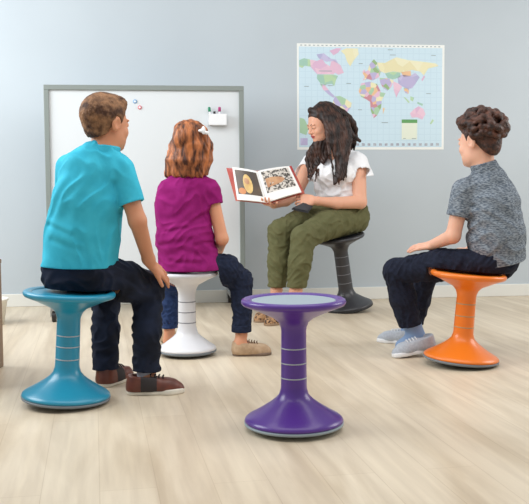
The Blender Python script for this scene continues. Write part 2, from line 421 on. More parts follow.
def patch_mat(name, cols, sc):
    m = bpy.data.materials.new(name); m.use_nodes = True; nt = m.node_tree; b = nt.nodes['Principled BSDF']; b.inputs['Roughness'].default_value = .5
    tc = nt.nodes.new('ShaderNodeTexCoord'); v = nt.nodes.new('ShaderNodeTexVoronoi'); v.inputs['Scale'].default_value = sc; nt.links.new(tc.outputs['Object'], v.inputs['Vector'])
    s_ = nt.nodes.new('ShaderNodeSeparateColor'); nt.links.new(v.outputs['Color'], s_.inputs[0]); r = nt.nodes.new('ShaderNodeValToRGB'); r.color_ramp.interpolation = 'CONSTANT'
    r.color_ramp.elements[0].color = (*lin(cols[0]), 1); r.color_ramp.elements[1].position = 1/len(cols); r.color_ramp.elements[1].color = (*lin(cols[1]), 1)
    for i, c in enumerate(cols[2:]): e = r.color_ramp.elements.new((i+2)/len(cols)); e.color = (*lin(c), 1)
    nt.links.new(s_.outputs[0], r.inputs[0]); nt.links.new(r.outputs[0], b.inputs['Base Color']); return m
pk, gr, yl, pu, og = (225, 188, 208), (170, 203, 170), (232, 226, 186), (186, 178, 212), (232, 190, 150)
mp_mix = patch_mat('map_mixed_countries', [pk, gr, yl, pu, og, (200, 140, 150), (150, 180, 130)], 26)
mp_g = patch_mat('map_green_countries', [gr, (182, 210, 168), (160, 198, 180)], 14); mp_p = patch_mat('map_pink_countries', [pk, (230, 196, 212), (218, 180, 206)], 14)
mp_y = patch_mat('map_yellow_countries', [yl, (234, 230, 196), (228, 220, 178)], 10); mp_u = patch_mat('map_purple_countries', [pu, (196, 190, 220), (178, 176, 210)], 16); mp_o = patch_mat('map_orange_countries', [og, (228, 200, 160)], 14)
mp_c = patch_mat('map_south_countries', [gr, yl, gr, pk, pu], 16)
pc = wallp(371, 97)
poster = thing('world_map', 'white-bordered political world map poster with pale blue sea hung on the grey wall', 'map', pc)
cs = [wallp(297, 150, .001), wallp(443.2, 149.2, .001), wallp(445, 44.0, .001), wallp(297, 44.3, .001)]
# straighten: build on an exact upright rectangle in the wall plane
def wuv(p): return np.dot(p-w0, wd), p[2]
u0 = (wuv(cs[0])[0]+wuv(cs[3])[0])/2; u1 = (wuv(cs[1])[0]+wuv(cs[2])[0])/2; z0 = (cs[0][2]+cs[1][2])/2; z1 = (cs[2][2]+cs[3][2])/2
def MU(cx, cy, off=.002):       # from the close-up's own frame (36..498 x 28..360) to the sheet
    a = (cx-38)/(497-38); c_ = (358-cy)/(358-28)
    return w0 + wd*(u0+(u1-u0)*a) + V(0, 0, 1)*(z0+(z1-z0)*c_) - V(0, 0, 1)*w0[2] + wn*off
def mpoly(name, pts, m, off=.0026, th=.0008): return MB().quadprism([MU(x, y, off) for x, y in pts], -wn*th).build(name, m, poster, pc)
mpoly('paper_sheet', [(38, 358), (497, 358), (497, 28), (38, 28)], m_paper, .002, .0015)
mpoly('sea', [(44, 350), (490, 350), (490, 38), (44, 38)], msea)
land = [('alaska', mp_g, [(45, 80), (60, 74), (78, 78), (80, 100), (62, 97), (54, 104), (45, 100)]),
 ('canada', mp_p, [(78, 78), (100, 82), (115, 75), (125, 90), (140, 98), (142, 84), (152, 80), (172, 95), (182, 118), (165, 124), (155, 118), (150, 123), (100, 123), (90, 112), (80, 100)]),
 ('arctic_islands', mp_u, [(98, 62), (120, 58), (142, 75), (158, 78), (165, 90), (150, 82), (128, 84), (105, 74)]), ('arctic_islands', mp_p, [(138, 50), (160, 42), (174, 42), (165, 55), (150, 64)]),
 ('greenland', mp_y, [(172, 50), (190, 42), (225, 42), (228, 60), (212, 80), (202, 98), (192, 84), (185, 62)]),
 ('united_states', mp_g, [(100, 124), (150, 124), (164, 128), (157, 142), (152, 160), (145, 152), (122, 155), (108, 149), (99, 136)]),
 ('mexico', mp_c, [(108, 150), (122, 156), (132, 168), (142, 180), (154, 191), (150, 196), (134, 185), (118, 170)]),
 ('south_america', mp_c, [(154, 192), (170, 190), (190, 200), (206, 212), (204, 226), (192, 240), (180, 256), (172, 275), (167, 290), (161, 270), (160, 245), (150, 225), (148, 208)]),
 ('africa', mp_mix, [(236, 150), (262, 145), (285, 152), (298, 178), (312, 180), (300, 202), (298, 226), (286, 250), (275, 259), (266, 236), (264, 208), (250, 199), (236, 193), (228, 175)]),
 ('europe', mp_mix, [(240, 141), (247, 130), (240, 118), (256, 110), (262, 90), (275, 75), (285, 85), (286, 100), (297, 112), (292, 130), (272, 141), (258, 137)]),
 ('russia', mp_y, [(285, 85), (310, 86), (330, 75), (345, 68), (380, 76), (420, 80), (470, 86), (478, 94), (446, 102), (432, 124), (420, 112), (395, 107), (360, 116), (335, 112), (310, 118), (294, 112)]),
 ('central_asia', mp_g, [(310, 119), (335, 113), (358, 116), (358, 130), (335, 137), (318, 133)]), ('middle_east', mp_mix, [(292, 133), (318, 134), (337, 140), (330, 160), (318, 173), (305, 165), (296, 150)]),
 ('east_asia', mp_u, [(350, 131), (362, 122), (388, 126), (405, 116), (419, 130), (406, 150), (395, 165), (375, 166), (352, 150)]), ('mongolia', mp_o, [(360, 114), (390, 110), (392, 126), (368, 129)]),
 ('south_asia', mp_p, [(335, 143), (352, 150), (364, 160), (352, 180), (346, 194), (338, 172)]), ('southeast_asia', mp_mix, [(368, 164), (386, 165), (384, 182), (374, 180)]),
 ('indonesia', mp_g, [(368, 192), (374, 194), (388, 208), (384, 211)]), ('borneo', mp_g, [(390, 190), (402, 194), (398, 206), (390, 202)]), ('new_guinea', mp_g, [(412, 207), (430, 214), (428, 220), (412, 213)]),
 ('australia', mp_p, [(389, 243), (402, 230), (416, 221), (431, 229), (438, 246), (428, 263), (412, 256), (395, 257)]), ('new_zealand', mp_g, [(452, 276), (460, 262), (465, 266), (456, 278)]),
 ('madagascar', mp_o, [(303, 226), (310, 228), (304, 246)]), ('japan', mp_p, [(424, 138), (432, 124), (436, 128), (428, 142)]), ('british_isles', mp_p, [(238, 116), (246, 106), (249, 118)]),
 ('inset_map', mp_c, [(46, 258), (60, 262), (74, 290), (66, 312), (46, 305)]), ('inset_panel', mp_u, [(48, 322), (70, 322), (70, 344), (48, 344)])]
for nme, mm, pts in land: mpoly('land', pts, mm, .0034)
mpoly('legend_panel', [(363, 326), (412, 326), (412, 264), (363, 264)], mat('legend_cream', (226, 232, 214), .5), .0034)
m_lg = mat('legend_green', (98, 158, 96), .5); mpoly('legend_header', [(363, 274), (412, 274), (412, 263), (363, 263)], m_lg, .004)
for i in range(34): x = 48+i*13; mpoly('border_tick', [(x, 35), (x+6, 35), (x+6, 32.5), (x, 32.5)], m_ink, .0034)
for i in range(18): x = 166+i*18; mpoly('flag_mark', [(x, 346), (x+9, 346), (x+9, 338), (x, 338)], m_ink2, .0034)
for x, y, w_ in ((110, 155, 18), (132, 157, 16), (228, 88, 12), (318, 44, 16), (226, 232, 12), (300, 272, 20), (325, 60, 18), (190, 150, 14), (60, 160, 14), (440, 180, 14), (368, 322, 8), (395, 322, 14), (455, 60, 14), (105, 112, 40)):
    mpoly('printed_line', [(x, y+2), (x+w_, y+2), (x+w_, y), (x, y)], m_ink, .0042)

# ------------------------------------------------------------------ mobile whiteboard
m_frame = mat('grey_frame', (132, 140, 136), .4, metal=.0); m_board = mat('white_board', (217, 222, 225), .25, spec=.5)
m_rub = mat('black_rubber', (30, 30, 32), .5); m_chrome = mat('caster_steel', (160, 162, 165), .3, metal=.6)
b0 = P(145, 180, 6.05); b0 = V(b0[0], b0[1], 0)
def bp(px, py, off=0.0): return onplane(px, py, b0+wn*off, wn)
bL, bR = bp(45.2, 150), bp(244, 150); bT = bp(145, 85.6)[2]; bB = bp(145, 276)[2]
lx, rx_ = np.dot(bL-b0, wd), np.dot(bR-b0, wd); cxu = (lx+rx_)/2; hw = (rx_-lx)/2; czu = (bT+bB)/2; hh = (bT-bB)/2
board = thing('mobile_whiteboard', 'large white dry-erase board in a grey frame on casters behind the children', 'whiteboard', b0+wd*cxu)
BR = np.column_stack([wd, -wn, V(0, 0, 1)]); bc = b0+wd*cxu
def BL(x, y, z): return bc + wd*x + wn*y + V(0, 0, z)
fw = .033
MB().box(BL(0, 0, czu), (hw-fw, .006, hh-fw), BR).build('writing_surface', m_board, board, bc)
fr = MB(); fr.box(BL(0, .004, bT-fw/2), (hw, .018, fw/2), BR).box(BL(0, .004, bB+fw/2), (hw, .018, fw/2), BR)
fr.box(BL(-hw+fw/2, .004, czu), (fw/2, .018, hh-fw), BR).box(BL(hw-fw/2, .004, czu), (fw/2, .018, hh-fw), BR); fr.build('frame', m_frame, board, bc, bevel=.003)
for sx in (-1, 1):
    xx = sx*(hw-.075)
    lg = MB().box(BL(xx, -.03, bB*.5+.06), (.018, .012, bB*.5), BR).box(BL(xx, 0, .085), (.02, .40, .014), BR).build('leg', m_chrome, board, bc, bevel=.003)
    for sy in (-1, 1):
        c_ = BL(xx, sy*.37, .036)
        w_ = MB().tube([c_-wd*.012, c_+wd*.012], .036, 20).build('caster', m_rub, lg, bc, smooth=False)
        fk = [(-.022, .034), (-.022, .078), (.022, .078), (.022, .034), (.018, .034), (.018, .074), (-.018, .074), (-.018, .034)]
        MB().quadprism([BL(xx+a_, sy*.37-.014, z_) for a_, z_ in fk], wn*.028).build('caster_fork', m_chrome, lg, bc)
# marker holder
hp = bp(217.5, 119, .036)
hold = thing('marker_holder', 'small white magnetic marker box stuck high on the whiteboard', 'pen holder', hp)
m_wp = mat('white_plastic', (236, 238, 240), .35)
def HL(x, y, z): return hp+wd*x+wn*y+V(0, 0, z)
MB().box(HL(0, .022, -.005), (.062, .003, .038), BR).box(HL(0, -.020, -.005), (.062, .003, .038), BR).box(HL(-.059, 0, -.005), (.003, .025, .038), BR).box(HL(.059, 0, -.005), (.003, .025, .038), BR).box(HL(0, 0, -.04), (.062, .025, .003), BR).build('box_body', m_wp, hold, hp, bevel=.003)
for nm, x, col, lab in (('marker_pen', -.042, (30, 130, 95), 'green-capped marker pen standing at the left in the marker box'), ('marker_pen', .012, (165, 40, 110), 'magenta-capped marker pen standing in the marker box')):
    bs = HL(x, 0, -.036)
    t = thing(nm, lab, 'pen', bs, 'marker pens in the white box')
    dr = nrm(wd*(-.12 if x < 0 else .02)+V(0, 0, 1))
    MB().tube([bs, bs+dr*.085], .007, 12).build('barrel', m_wp, t, bs, smooth=True)
    MB().tube([bs+dr*.085, bs+dr*.087, bs+dr*.112, bs+dr*.116], [.0082, .0098, .0095, .006], 12).build('cap', mat('pen_cap', col, .4), t, bs, smooth=True)
bs = HL(-.02, 0, -.036); t = thing('marker_pen', 'black-capped marker pen low between the green and magenta ones', 'pen', bs, 'marker pens in the white box')
MB().tube([bs, bs+V(0, 0, .066)], .007, 12).build('barrel', m_wp, t, bs, smooth=True); MB().tube([bs+V(0, 0, .066), bs+V(0, 0, .086)], .008, 12).build('cap', m_rub, t, bs, smooth=True)
for px, py, col, lab in ((135, 101.5, (120, 165, 205), 'small round blue magnet on the whiteboard, upper left of the pink one'), (139.8, 107.5, (215, 110, 120), 'small round pink magnet on the whiteboard, lower right of the blue one')):
    c_ = bp(px, py, .006)
    o = MB().tube([c_, c_+wn*.006, c_+wn*.008], [.013, .013, .009], 16).build('magnet', mat('magnet_plastic', col, .3), None, c_, smooth=False); tag(o, lab, 'magnet', 'round board magnets')
    MB().tube([c_+wn*.0078, c_+wn*.010], [.007, .005], 12).build('magnet_knob', m_wp, o, c_)

# ------------------------------------------------------------------ cabinet and bin at the left edge
m_wood = mat('brown_wood', (128, 104, 84), .5, (150, 124, 100), (30, 30, 2.5))
q0 = G(2.0, 366); q0[2] = 0; cb = q0+V(-.289, -.26, 0)
t = thing('bookcase', 'low brown wooden cabinet cut off by the left edge of the view', 'cabinet', cb)
MB().box((cb[0], cb[1], .245), (.298, .26, .245)).build('body', m_wood, t, cb, bevel=.004)
MB().box((cb[0]-.002, cb[1], .50), (.302, .262, .011)).build('top_panel', m_wood, t, cb, bevel=.003)
for k in (-1, 1):
    dd = MB().box((cb[0]+k*.147, cb[1]-.268, .245), (.142, .008, .225)).build('door', m_wood, t, cb, bevel=.003)
    MB().tube([(cb[0]+k*.02, cb[1]-.282, .25), (cb[0]+k*.02, cb[1]-.282, .33)], .005).build('door_handle', m_chrome, dd, cb, smooth=True)
bn = G(-10, 324); m_cream = mat('cream_plastic', (228, 224, 212), .5)
vs, fs = lathe([(.075, .004), (.078, 0), (.085, .0), (.108, .145), (.113, .148), (.113, .158), (.105, .158), (.080, .01)], 40, None, bn)
o = mesh_from('waste_bin', vs, fs, m_cream, None, bn); tag(o, 'small cream tapered bin on the floor behind the brown cabinet', 'bin')
MB().tube([bn+V(.113*math.cos(a*math.pi/16), .113*math.sin(a*math.pi/16), .154) for a in range(33)], .006, 8).build('rim', m_cream, o, bn, smooth=True)

# ------------------------------------------------------------------ stools
m_grey = mat('grey_rubber', (120, 128, 135), .5)
m_ring = mat('groove_grey', (170, 175, 182), .45)
SEATS = []
def stool(label, m, c, sc, H, tilt, ringz, mring, mfoot, pad=None, r_base=.172, r_seat=.178, col=.045, group='wobble stools'):
    """c: floor contact point; tilt: (degrees about camera axis, degrees about x)."""
    t = thing('wobble_stool', label, 'stool', c, group)
    floor_pt = c
    ty, tx = map(math.radians, tilt)
    Ry = np.array([[math.cos(ty), 0, math.sin(ty)], [0, 1, 0], [-math.sin(ty), 0, math.cos(ty)]]); Rx = np.array([[1, 0, 0], [0, math.cos(tx), -math.sin(tx)], [0, math.sin(tx), math.cos(tx)]])
    R = Ry @ Rx; c = c+V(0, 0, abs(math.sin(ty))*r_base*.28)
    rb, rs, cc = r_base, r_seat, col
    neck = H-.075
    pr = [(rb*.97, .026), (rb, .031), (rb*.985, .038), (rb*.93, .046), (rb*.80, .058), (rb*.65, .074), (rb*.50, .091), (rb*.39, .106), (cc*1.20, .122), (cc*1.06, .142)]
    zs_ = sorted(ringz)
    z = .16
    for k in range(9):
        zz = .155+(neck-.03-.155)*k/8; pr.append((cc*(1.04-.04*k/8), zz))
    pr += [(cc*1.05, neck-.018), (cc*1.20, neck-.001), (rs*.385, neck+.014), (rs*.54, neck+.027), (rs*.72, neck+.042), (rs*.88, neck+.053), (rs*.965, neck+.059), (rs*.995, neck+.066), (rs, H-.004), (rs*.985, H+.003), (rs*.95, H+.0065), (rs*.90, H+.0065), (rs*.84, H+.004), (rs*.805, H+.001), (rs*.80, H-.003)]
    vs, fs = lathe(pr, 72, R, c); body = mesh_from('body', vs, fs, m, t, c-V(0, 0, abs(math.sin(ty))*r_base*.28))
    b0_ = floor_pt; SEATS.append(DISC(c+R @ V(0, 0, H+.012), R @ V(0, 0, 1), r_seat+.022, .16))
    vs, fs = lathe([(.01, 0), (rb*.35, .001), (rb*.7, .006), (rb*.93, .013), (rb*1.0, .019), (rb*1.005, .026), (rb*.97, .0275)], 72, R, c); mesh_from('base_rim', vs, fs, mfoot, t, b0_)
    vs, fs = lathe([(rs*.803, H-.003), (rs*.80, H+.0008), (rs*.78, H+.0012), (rs*.4, H-.002), (.01, H-.0025)], 72, R, c); mesh_from('seat_pad', vs, fs, pad or mfoot, t, b0_)
    for rz in ringz:
        r_ = cc*(1.04-.04*(rz-.165)/(neck-.195))+.0008
        vs, fs = lathe([(r_-.003, rz-.0032), (r_, rz-.0018), (r_, rz+.0018), (r_-.003, rz+.0032)], 64, R, c); mesh_from('height_ring', vs, fs, mring, t, b0_)
    return t
plast = lambda n, c, r=.32: mat(n, c, r, spec=.5, coat=.15)
m_pur = plast('purple_plastic', (84, 46, 140)); m_teal = plast('teal_plastic', (30, 140, 172)); m_or = plast('orange_plastic', (236, 122, 28)); m_wh = plast('white_plastic_stool', (226, 226, 230)); m_bk = plast('black_plastic', (52, 52, 56), .4)
m_pad = mat('stool_pad', (150, 164, 172), .55)
pb = G(294, 428.5); stool('empty purple wobble stool with grey seat disc in the centre foreground', m_pur, pb, 1, .452, (0, 0), (.182, .234, .286), m_ring, m_pad, None, .173, .182, .0435)
pt = G(66, 403); stool('teal blue wobble stool under the boy in the turquoise shirt', m_teal, pt, 1, .435, (3.2, 0), (.175, .225, .268), m_ring, m_grey, m_teal)
po = G(460.5, 364); stool('orange wobble stool under the boy in the grey shirt', m_or, po, 1, .425, (4.5, 0), (.175, .228, .285), mat('ring_dull', (175, 150, 110), .5), m_grey, m_or, .176, .176)
pw = G(187.5, 354.5); stool('white wobble stool under the girl in the magenta shirt', m_wh, pw, 1, .415, (0, 0), (.165, .218, .27), mat('ring_dark', (120, 122, 128), .5), m_grey, m_wh, .146, .158, .043)
pk_ = G(348.5, 310.5); stool('black wobble stool tipped forward under the woman', m_bk, pk_, 1, .505, (-8, 6), (.19, .25, .31, .37), mat('ring_black', (120, 120, 125), .5), m_rub, m_bk, .168, .172, .047)

# ------------------------------------------------------------------ people
def skin(name, c): return mat(name, c, .5, sss=.12, spec=.35)
eyew = mat('eye_white', (225, 222, 218), .2); iris = mat('iris_brown', (60, 38, 26), .2)
def eyes(parent, base, c, R, s, lid=False):
    for sx in (-1, 1):
        p = c+R @ (V(sx*.032, .0785, .003)*s)
        v, f = surface(ell(p, V(.0125, .0125, .0065)*s, R), .0015); e = mesh_from('eye', v, f, eyew, parent, base)
        v, f = surface(ell(p+R @ (V(0, .0085, -.001)*s), V(.0055, .0048, .0055)*s, R), .0012); mesh_from('iris', v, f, iris, e, base)
def brows(parent, base, c, R, s, m):
    for sx in (-1, 1):
        mb = MB(); L = lambda x, y, z: c+R @ (V(sx*x, y, z)*s)
        mb.tube([L(.014, .0885, .022), L(.027, .086, .027), L(.040, .077, .024)], [.003*s, .0028*s, .0015*s], 8).build('eyebrow', m, parent, base, smooth=True)
def lashes(parent, base, c, R, s, m):
    for sx in (-1, 1):
        mb = MB(); L = lambda x, y, z: c+R @ (V(sx*x, y, z)*s)
        mb.tube([L(.020, .0865, .003), L(.032, .0900, .000), L(.043, .081, .001)], [.0014*s, .0024*s, .0012*s], 8).build('eyelashes', m, parent, base, smooth=True)
def lips_fn(c, R, s):
    def fn(cen):
        q = (cen-c) @ R / s
        return (((q[:, 0]/.023)**2+((q[:, 2]+.0545)/.0115)**2 < 1) & (q[:, 1] > .082)).astype(int)
    return fn
def hairline(n, c, R, s, ys, zs):
    def f(xs, ys_, zs_):
        d = n.f(xs, ys_, zs_); X, Y, Z = grid(xs, ys_, zs_); x, y, z = X-c[0], Y-c[1], Z-c[2]
        q = [(x*R[0, i]+y*R[1, i]+z*R[2, i])/s for i in range(3)]
        e = (np.interp(q[1].ravel(), ys, zs).reshape(q[1].shape)-q[2])*.6*s
        return -smin(-d, -e, .006)
    return Nd(n.lo, n.hi, f)

denim_dark = lambda n, c=(30, 34, 50), c2=(38, 43, 62): mat(n, c, .85, c2, (60, 60, 60), bump=.0006, bscale=(500, 500, 500), spec=.2)
# ================= boy in the turquoise shirt
def boy_left():
    base = V(pt[0], pt[1], 0); B = thing('person', 'boy with short brown hair, turquoise polo shirt and dark jeans, seen from behind', 'person', base)
    sk = skin('skin_tan', (205, 142, 108)); lip = skin('lip_boy', (190, 110, 98))
    hc = P(106, 124, 3.50); HR = frame((.66, .75, -.06), (.05, 0, 1)); hs = .94
    hip = P(80, 262, 3.53); ch = P(90, 188, 3.49); nk = P(103, 152, 3.485)
    shR, elR, wrR = P(121, 170, 3.49), P(137.5, 221, 3.47), P(148.5, 259, 3.60)
    shL, elL, wrL = P(70, 168, 3.53), P(66, 225, 3.72), P(95, 252, 3.82)
    LR = [P(92, 275, 3.53), P(124, 281, 3.63), P(148, 289, 3.735), P(147, 330, 3.70), P(146.5, 375, 3.67)]; RR_ = [.092, .080, .068, .058, .058]
    LL = [P(72, 275, 3.57), P(88, 280, 3.70), P(106, 287, 3.84), P(105.5, 330, 3.82), P(105, 374, 3.80)]; RL_ = [.090, .078, .064, .057, .056]
    u = nrm(V(-.35, .94, 0)); seat = SEATS[1]
    # continuous body
    w2 = P(151, 264, 3.62)
    hand = hand_node(w2, P(170, 280, 3.70)-w2, V(.25, -.55, .8), .82, (4, 6, 8, 10), 3, 1, (30, 6))
    handL = hand_node(wrL, V(.5, .6, -.3), V(0, 0, 1), .78, thumbside=1)
    dn = lambda r, k=.020: [q-k for q in r]
    body = U([head_nodes(hc, HR, hs), cap(nk-V(.0, 0, .03), hc+V(0, -.0, -.05), .056, .054), cap(hip, ch, .105, .100, u, 1.5), cap(ch, nk-V(0, 0, .04), .085, .045, u, 1.4),
              *chain([nk-V(0, 0, .06), shR], [.035, .033]), *chain([nk-V(0, 0, .06), shL], [.035, .033]),
              *chain([shR, elR, wrR, w2], [.038, .034, .025, .021]), *chain([shL, elL, wrL], [.036, .030, .022]),
              hand, handL, *chain([hip]+LR, [.08]+dn(RR_)), *chain([hip]+LL, [.08]+dn(RL_))], .014)
    body = SUB(body, [seat])
    bo = sdfobj('body', body, [sk, lip], .0034, B, base, lips_fn(hc, HR, hs))
    eyes(bo, base, hc, HR, hs)
    # hair
    hb = ell(hc+HR @ V(0, -.018, .038)*hs, V(.082, .104, .090)*hs, HR)
    hb = U([hb, ell(hc+HR @ V(0, .045, .092)*hs, V(.055, .036, .026)*hs, HR), ell(hc+HR @ V(0, -.045, -.030)*hs, V(.052, .042, .045)*hs, HR)], .03)
    hb = hairline(hb, hc, HR, hs, [-.12, -.07, -.035, -.02, -.012, .010, .022, .034, .055, .08, .12], [-.066, -.064, -.045, -.01, .03, .028, -.012, .02, .055, .074, .08])
    hb = DISP(hb, folds(.0022, .012, 3)); hm = mat('hair_light_brown', (72, 46, 32), .65, (150, 110, 78), (28, 28, 28), 4, .004, (160, 160, 60), .3, lo=.38, hi=.62)
    sdfobj('hair', hb, hm, .0028, B, base); brows(bo, base, hc, HR, hs, hm)
    # polo shirt
    m_t = mat('turquoise_cotton', (58, 178, 205), .8, (66, 188, 214), (20, 20, 20), bump=.0004, bscale=(400, 400, 400), spec=.15)
    sR, cR, oR = sleeve(shR, elR, .66, .056, .050, .0425); sL, cL, oL = sleeve(shL, elL, .6, .055, .05, .042)
    raw = [cap(P(79.5, 268, 3.53), P(83, 232, 3.51), .149, .138, u, 1.2), cap(P(83, 232, 3.51), P(89, 198, 3.49), .138, .132, u, 1.2), cap(P(89, 198, 3.49), P(94, 174, 3.48), .132, .118, u, 1.3),
           cap(P(80, 168, 3.51), P(112, 168, 3.48), .056, .056), cap(P(96, 160, 3.49), P(104, 150, 3.49), .062, .050)]
    cr = lambda a, b, r: crease(P(*a), P(*b), r*1.5, .006)
    sh = garment(raw, [0, .03, .03, .045, .03], folds(.006, .12, 11, (1, 1, .8)),
                 [cr((121, 196, 3.42), (104, 226, 3.37), .009), cr((119, 206, 3.42), (98, 250, 3.36), .009), cr((114, 184, 3.42), (122, 212, 3.42), .007), cr((52, 240, 3.42), (78, 252, 3.345), .008), cr((50, 225, 3.44), (70, 236, 3.36), .007)],
                 [HS(P(80, 266.5, 3.53), V(-.03, 0, -1), .26)], (), [(sR, cR, oR), (sL, cL, oL)])
    so = sdfobj('polo_shirt', sh, m_t, .0036, B, base)
    col = SUB(CUT(cap(P(100, 157, 3.49), P(104.5, 147, 3.495), .066, .062), P(104, 144.5, 3.49), V(.15, 0, 1), .004), [cap(P(102, 150, 3.49), P(106, 130, 3.50), .056, .054)], .003)
    sdfobj('collar', CUT(col, P(100, 153, 3.49), V(-.2, 0, -1), .004), m_t, .003, so, base)
    # jeans
    m_j = mat('denim_indigo', (21, 24, 34), .85, (34, 42, 62), (7, 7, 9), bump=.0006, bscale=(500, 500, 500), spec=.2)
    raw = [cap(P(68, 274, 3.54), P(90, 274, 3.53), .104, .100), cap(P(80, 258, 3.53), P(80, 270, 3.53), .128, .130, u, 1.2)] + chain(LR, RR_) + chain(LL, RL_)
    je = garment(raw, [0, .03]+[.02]*8, folds(.007, .075, 21, (1, 1, 1.4)),
                 [cr((118, 276, 3.52), (140, 284, 3.64), .008), cr((122, 292, 3.56), (142, 302, 3.66), .010), cr((134, 308, 3.64), (158, 300, 3.68), .008)],
                 [HS(P(146, 370.5, 3.67), V(-.05, 0, -1), .10), HS(P(105, 368.5, 3.80), V(0, 0, -1), .10), HS(P(80, 257, 3.53), V(0, 0, 1), .24), seat],
                 [cap(P(146, 364, 3.67), P(146, 382, 3.67), .043, .043), cap(P(105, 362, 3.80), P(105, 380, 3.80), .042, .042)])
    # sit on the seat: flatten the underside at the seat
    sc = P(73.6, 290, 3.53)
    
    jo = sdfobj('jeans', je, m_j, .0036, B, base)
    mbelt = MB(); 
    # shoes
    m_br = mat('brown_leather', (112, 58, 42), .4, (92, 46, 34), (25, 25, 25)); m_dk = mat('dark_canvas', (48, 42, 42), .8); m_ws = mat('white_sole', (228, 222, 208), .55)
    shoe(B, base, G(127.5, 394), V(1, .10, 0), .232, .085, [m_br, m_dk], m_ws, 'sneaker', laces=m_dk)
    shoe(B, base, G(101, 387.5), V(.42, .9, 0), .232, .085, [m_br, m_dk], m_ws, 'sneaker', laces=m_dk)
    for px, py, Y in ((146, 371, 3.67), (105, 370, 3.80)):
        a = P(px, py, Y); sdfobj('sock', cap(a+V(0, 0, .015), a-V(0, 0, .030), .0385, .037), mat('sock_grey', (180, 182, 190), .9), .0034, B, base)
boy_left()
print('boy_left done')

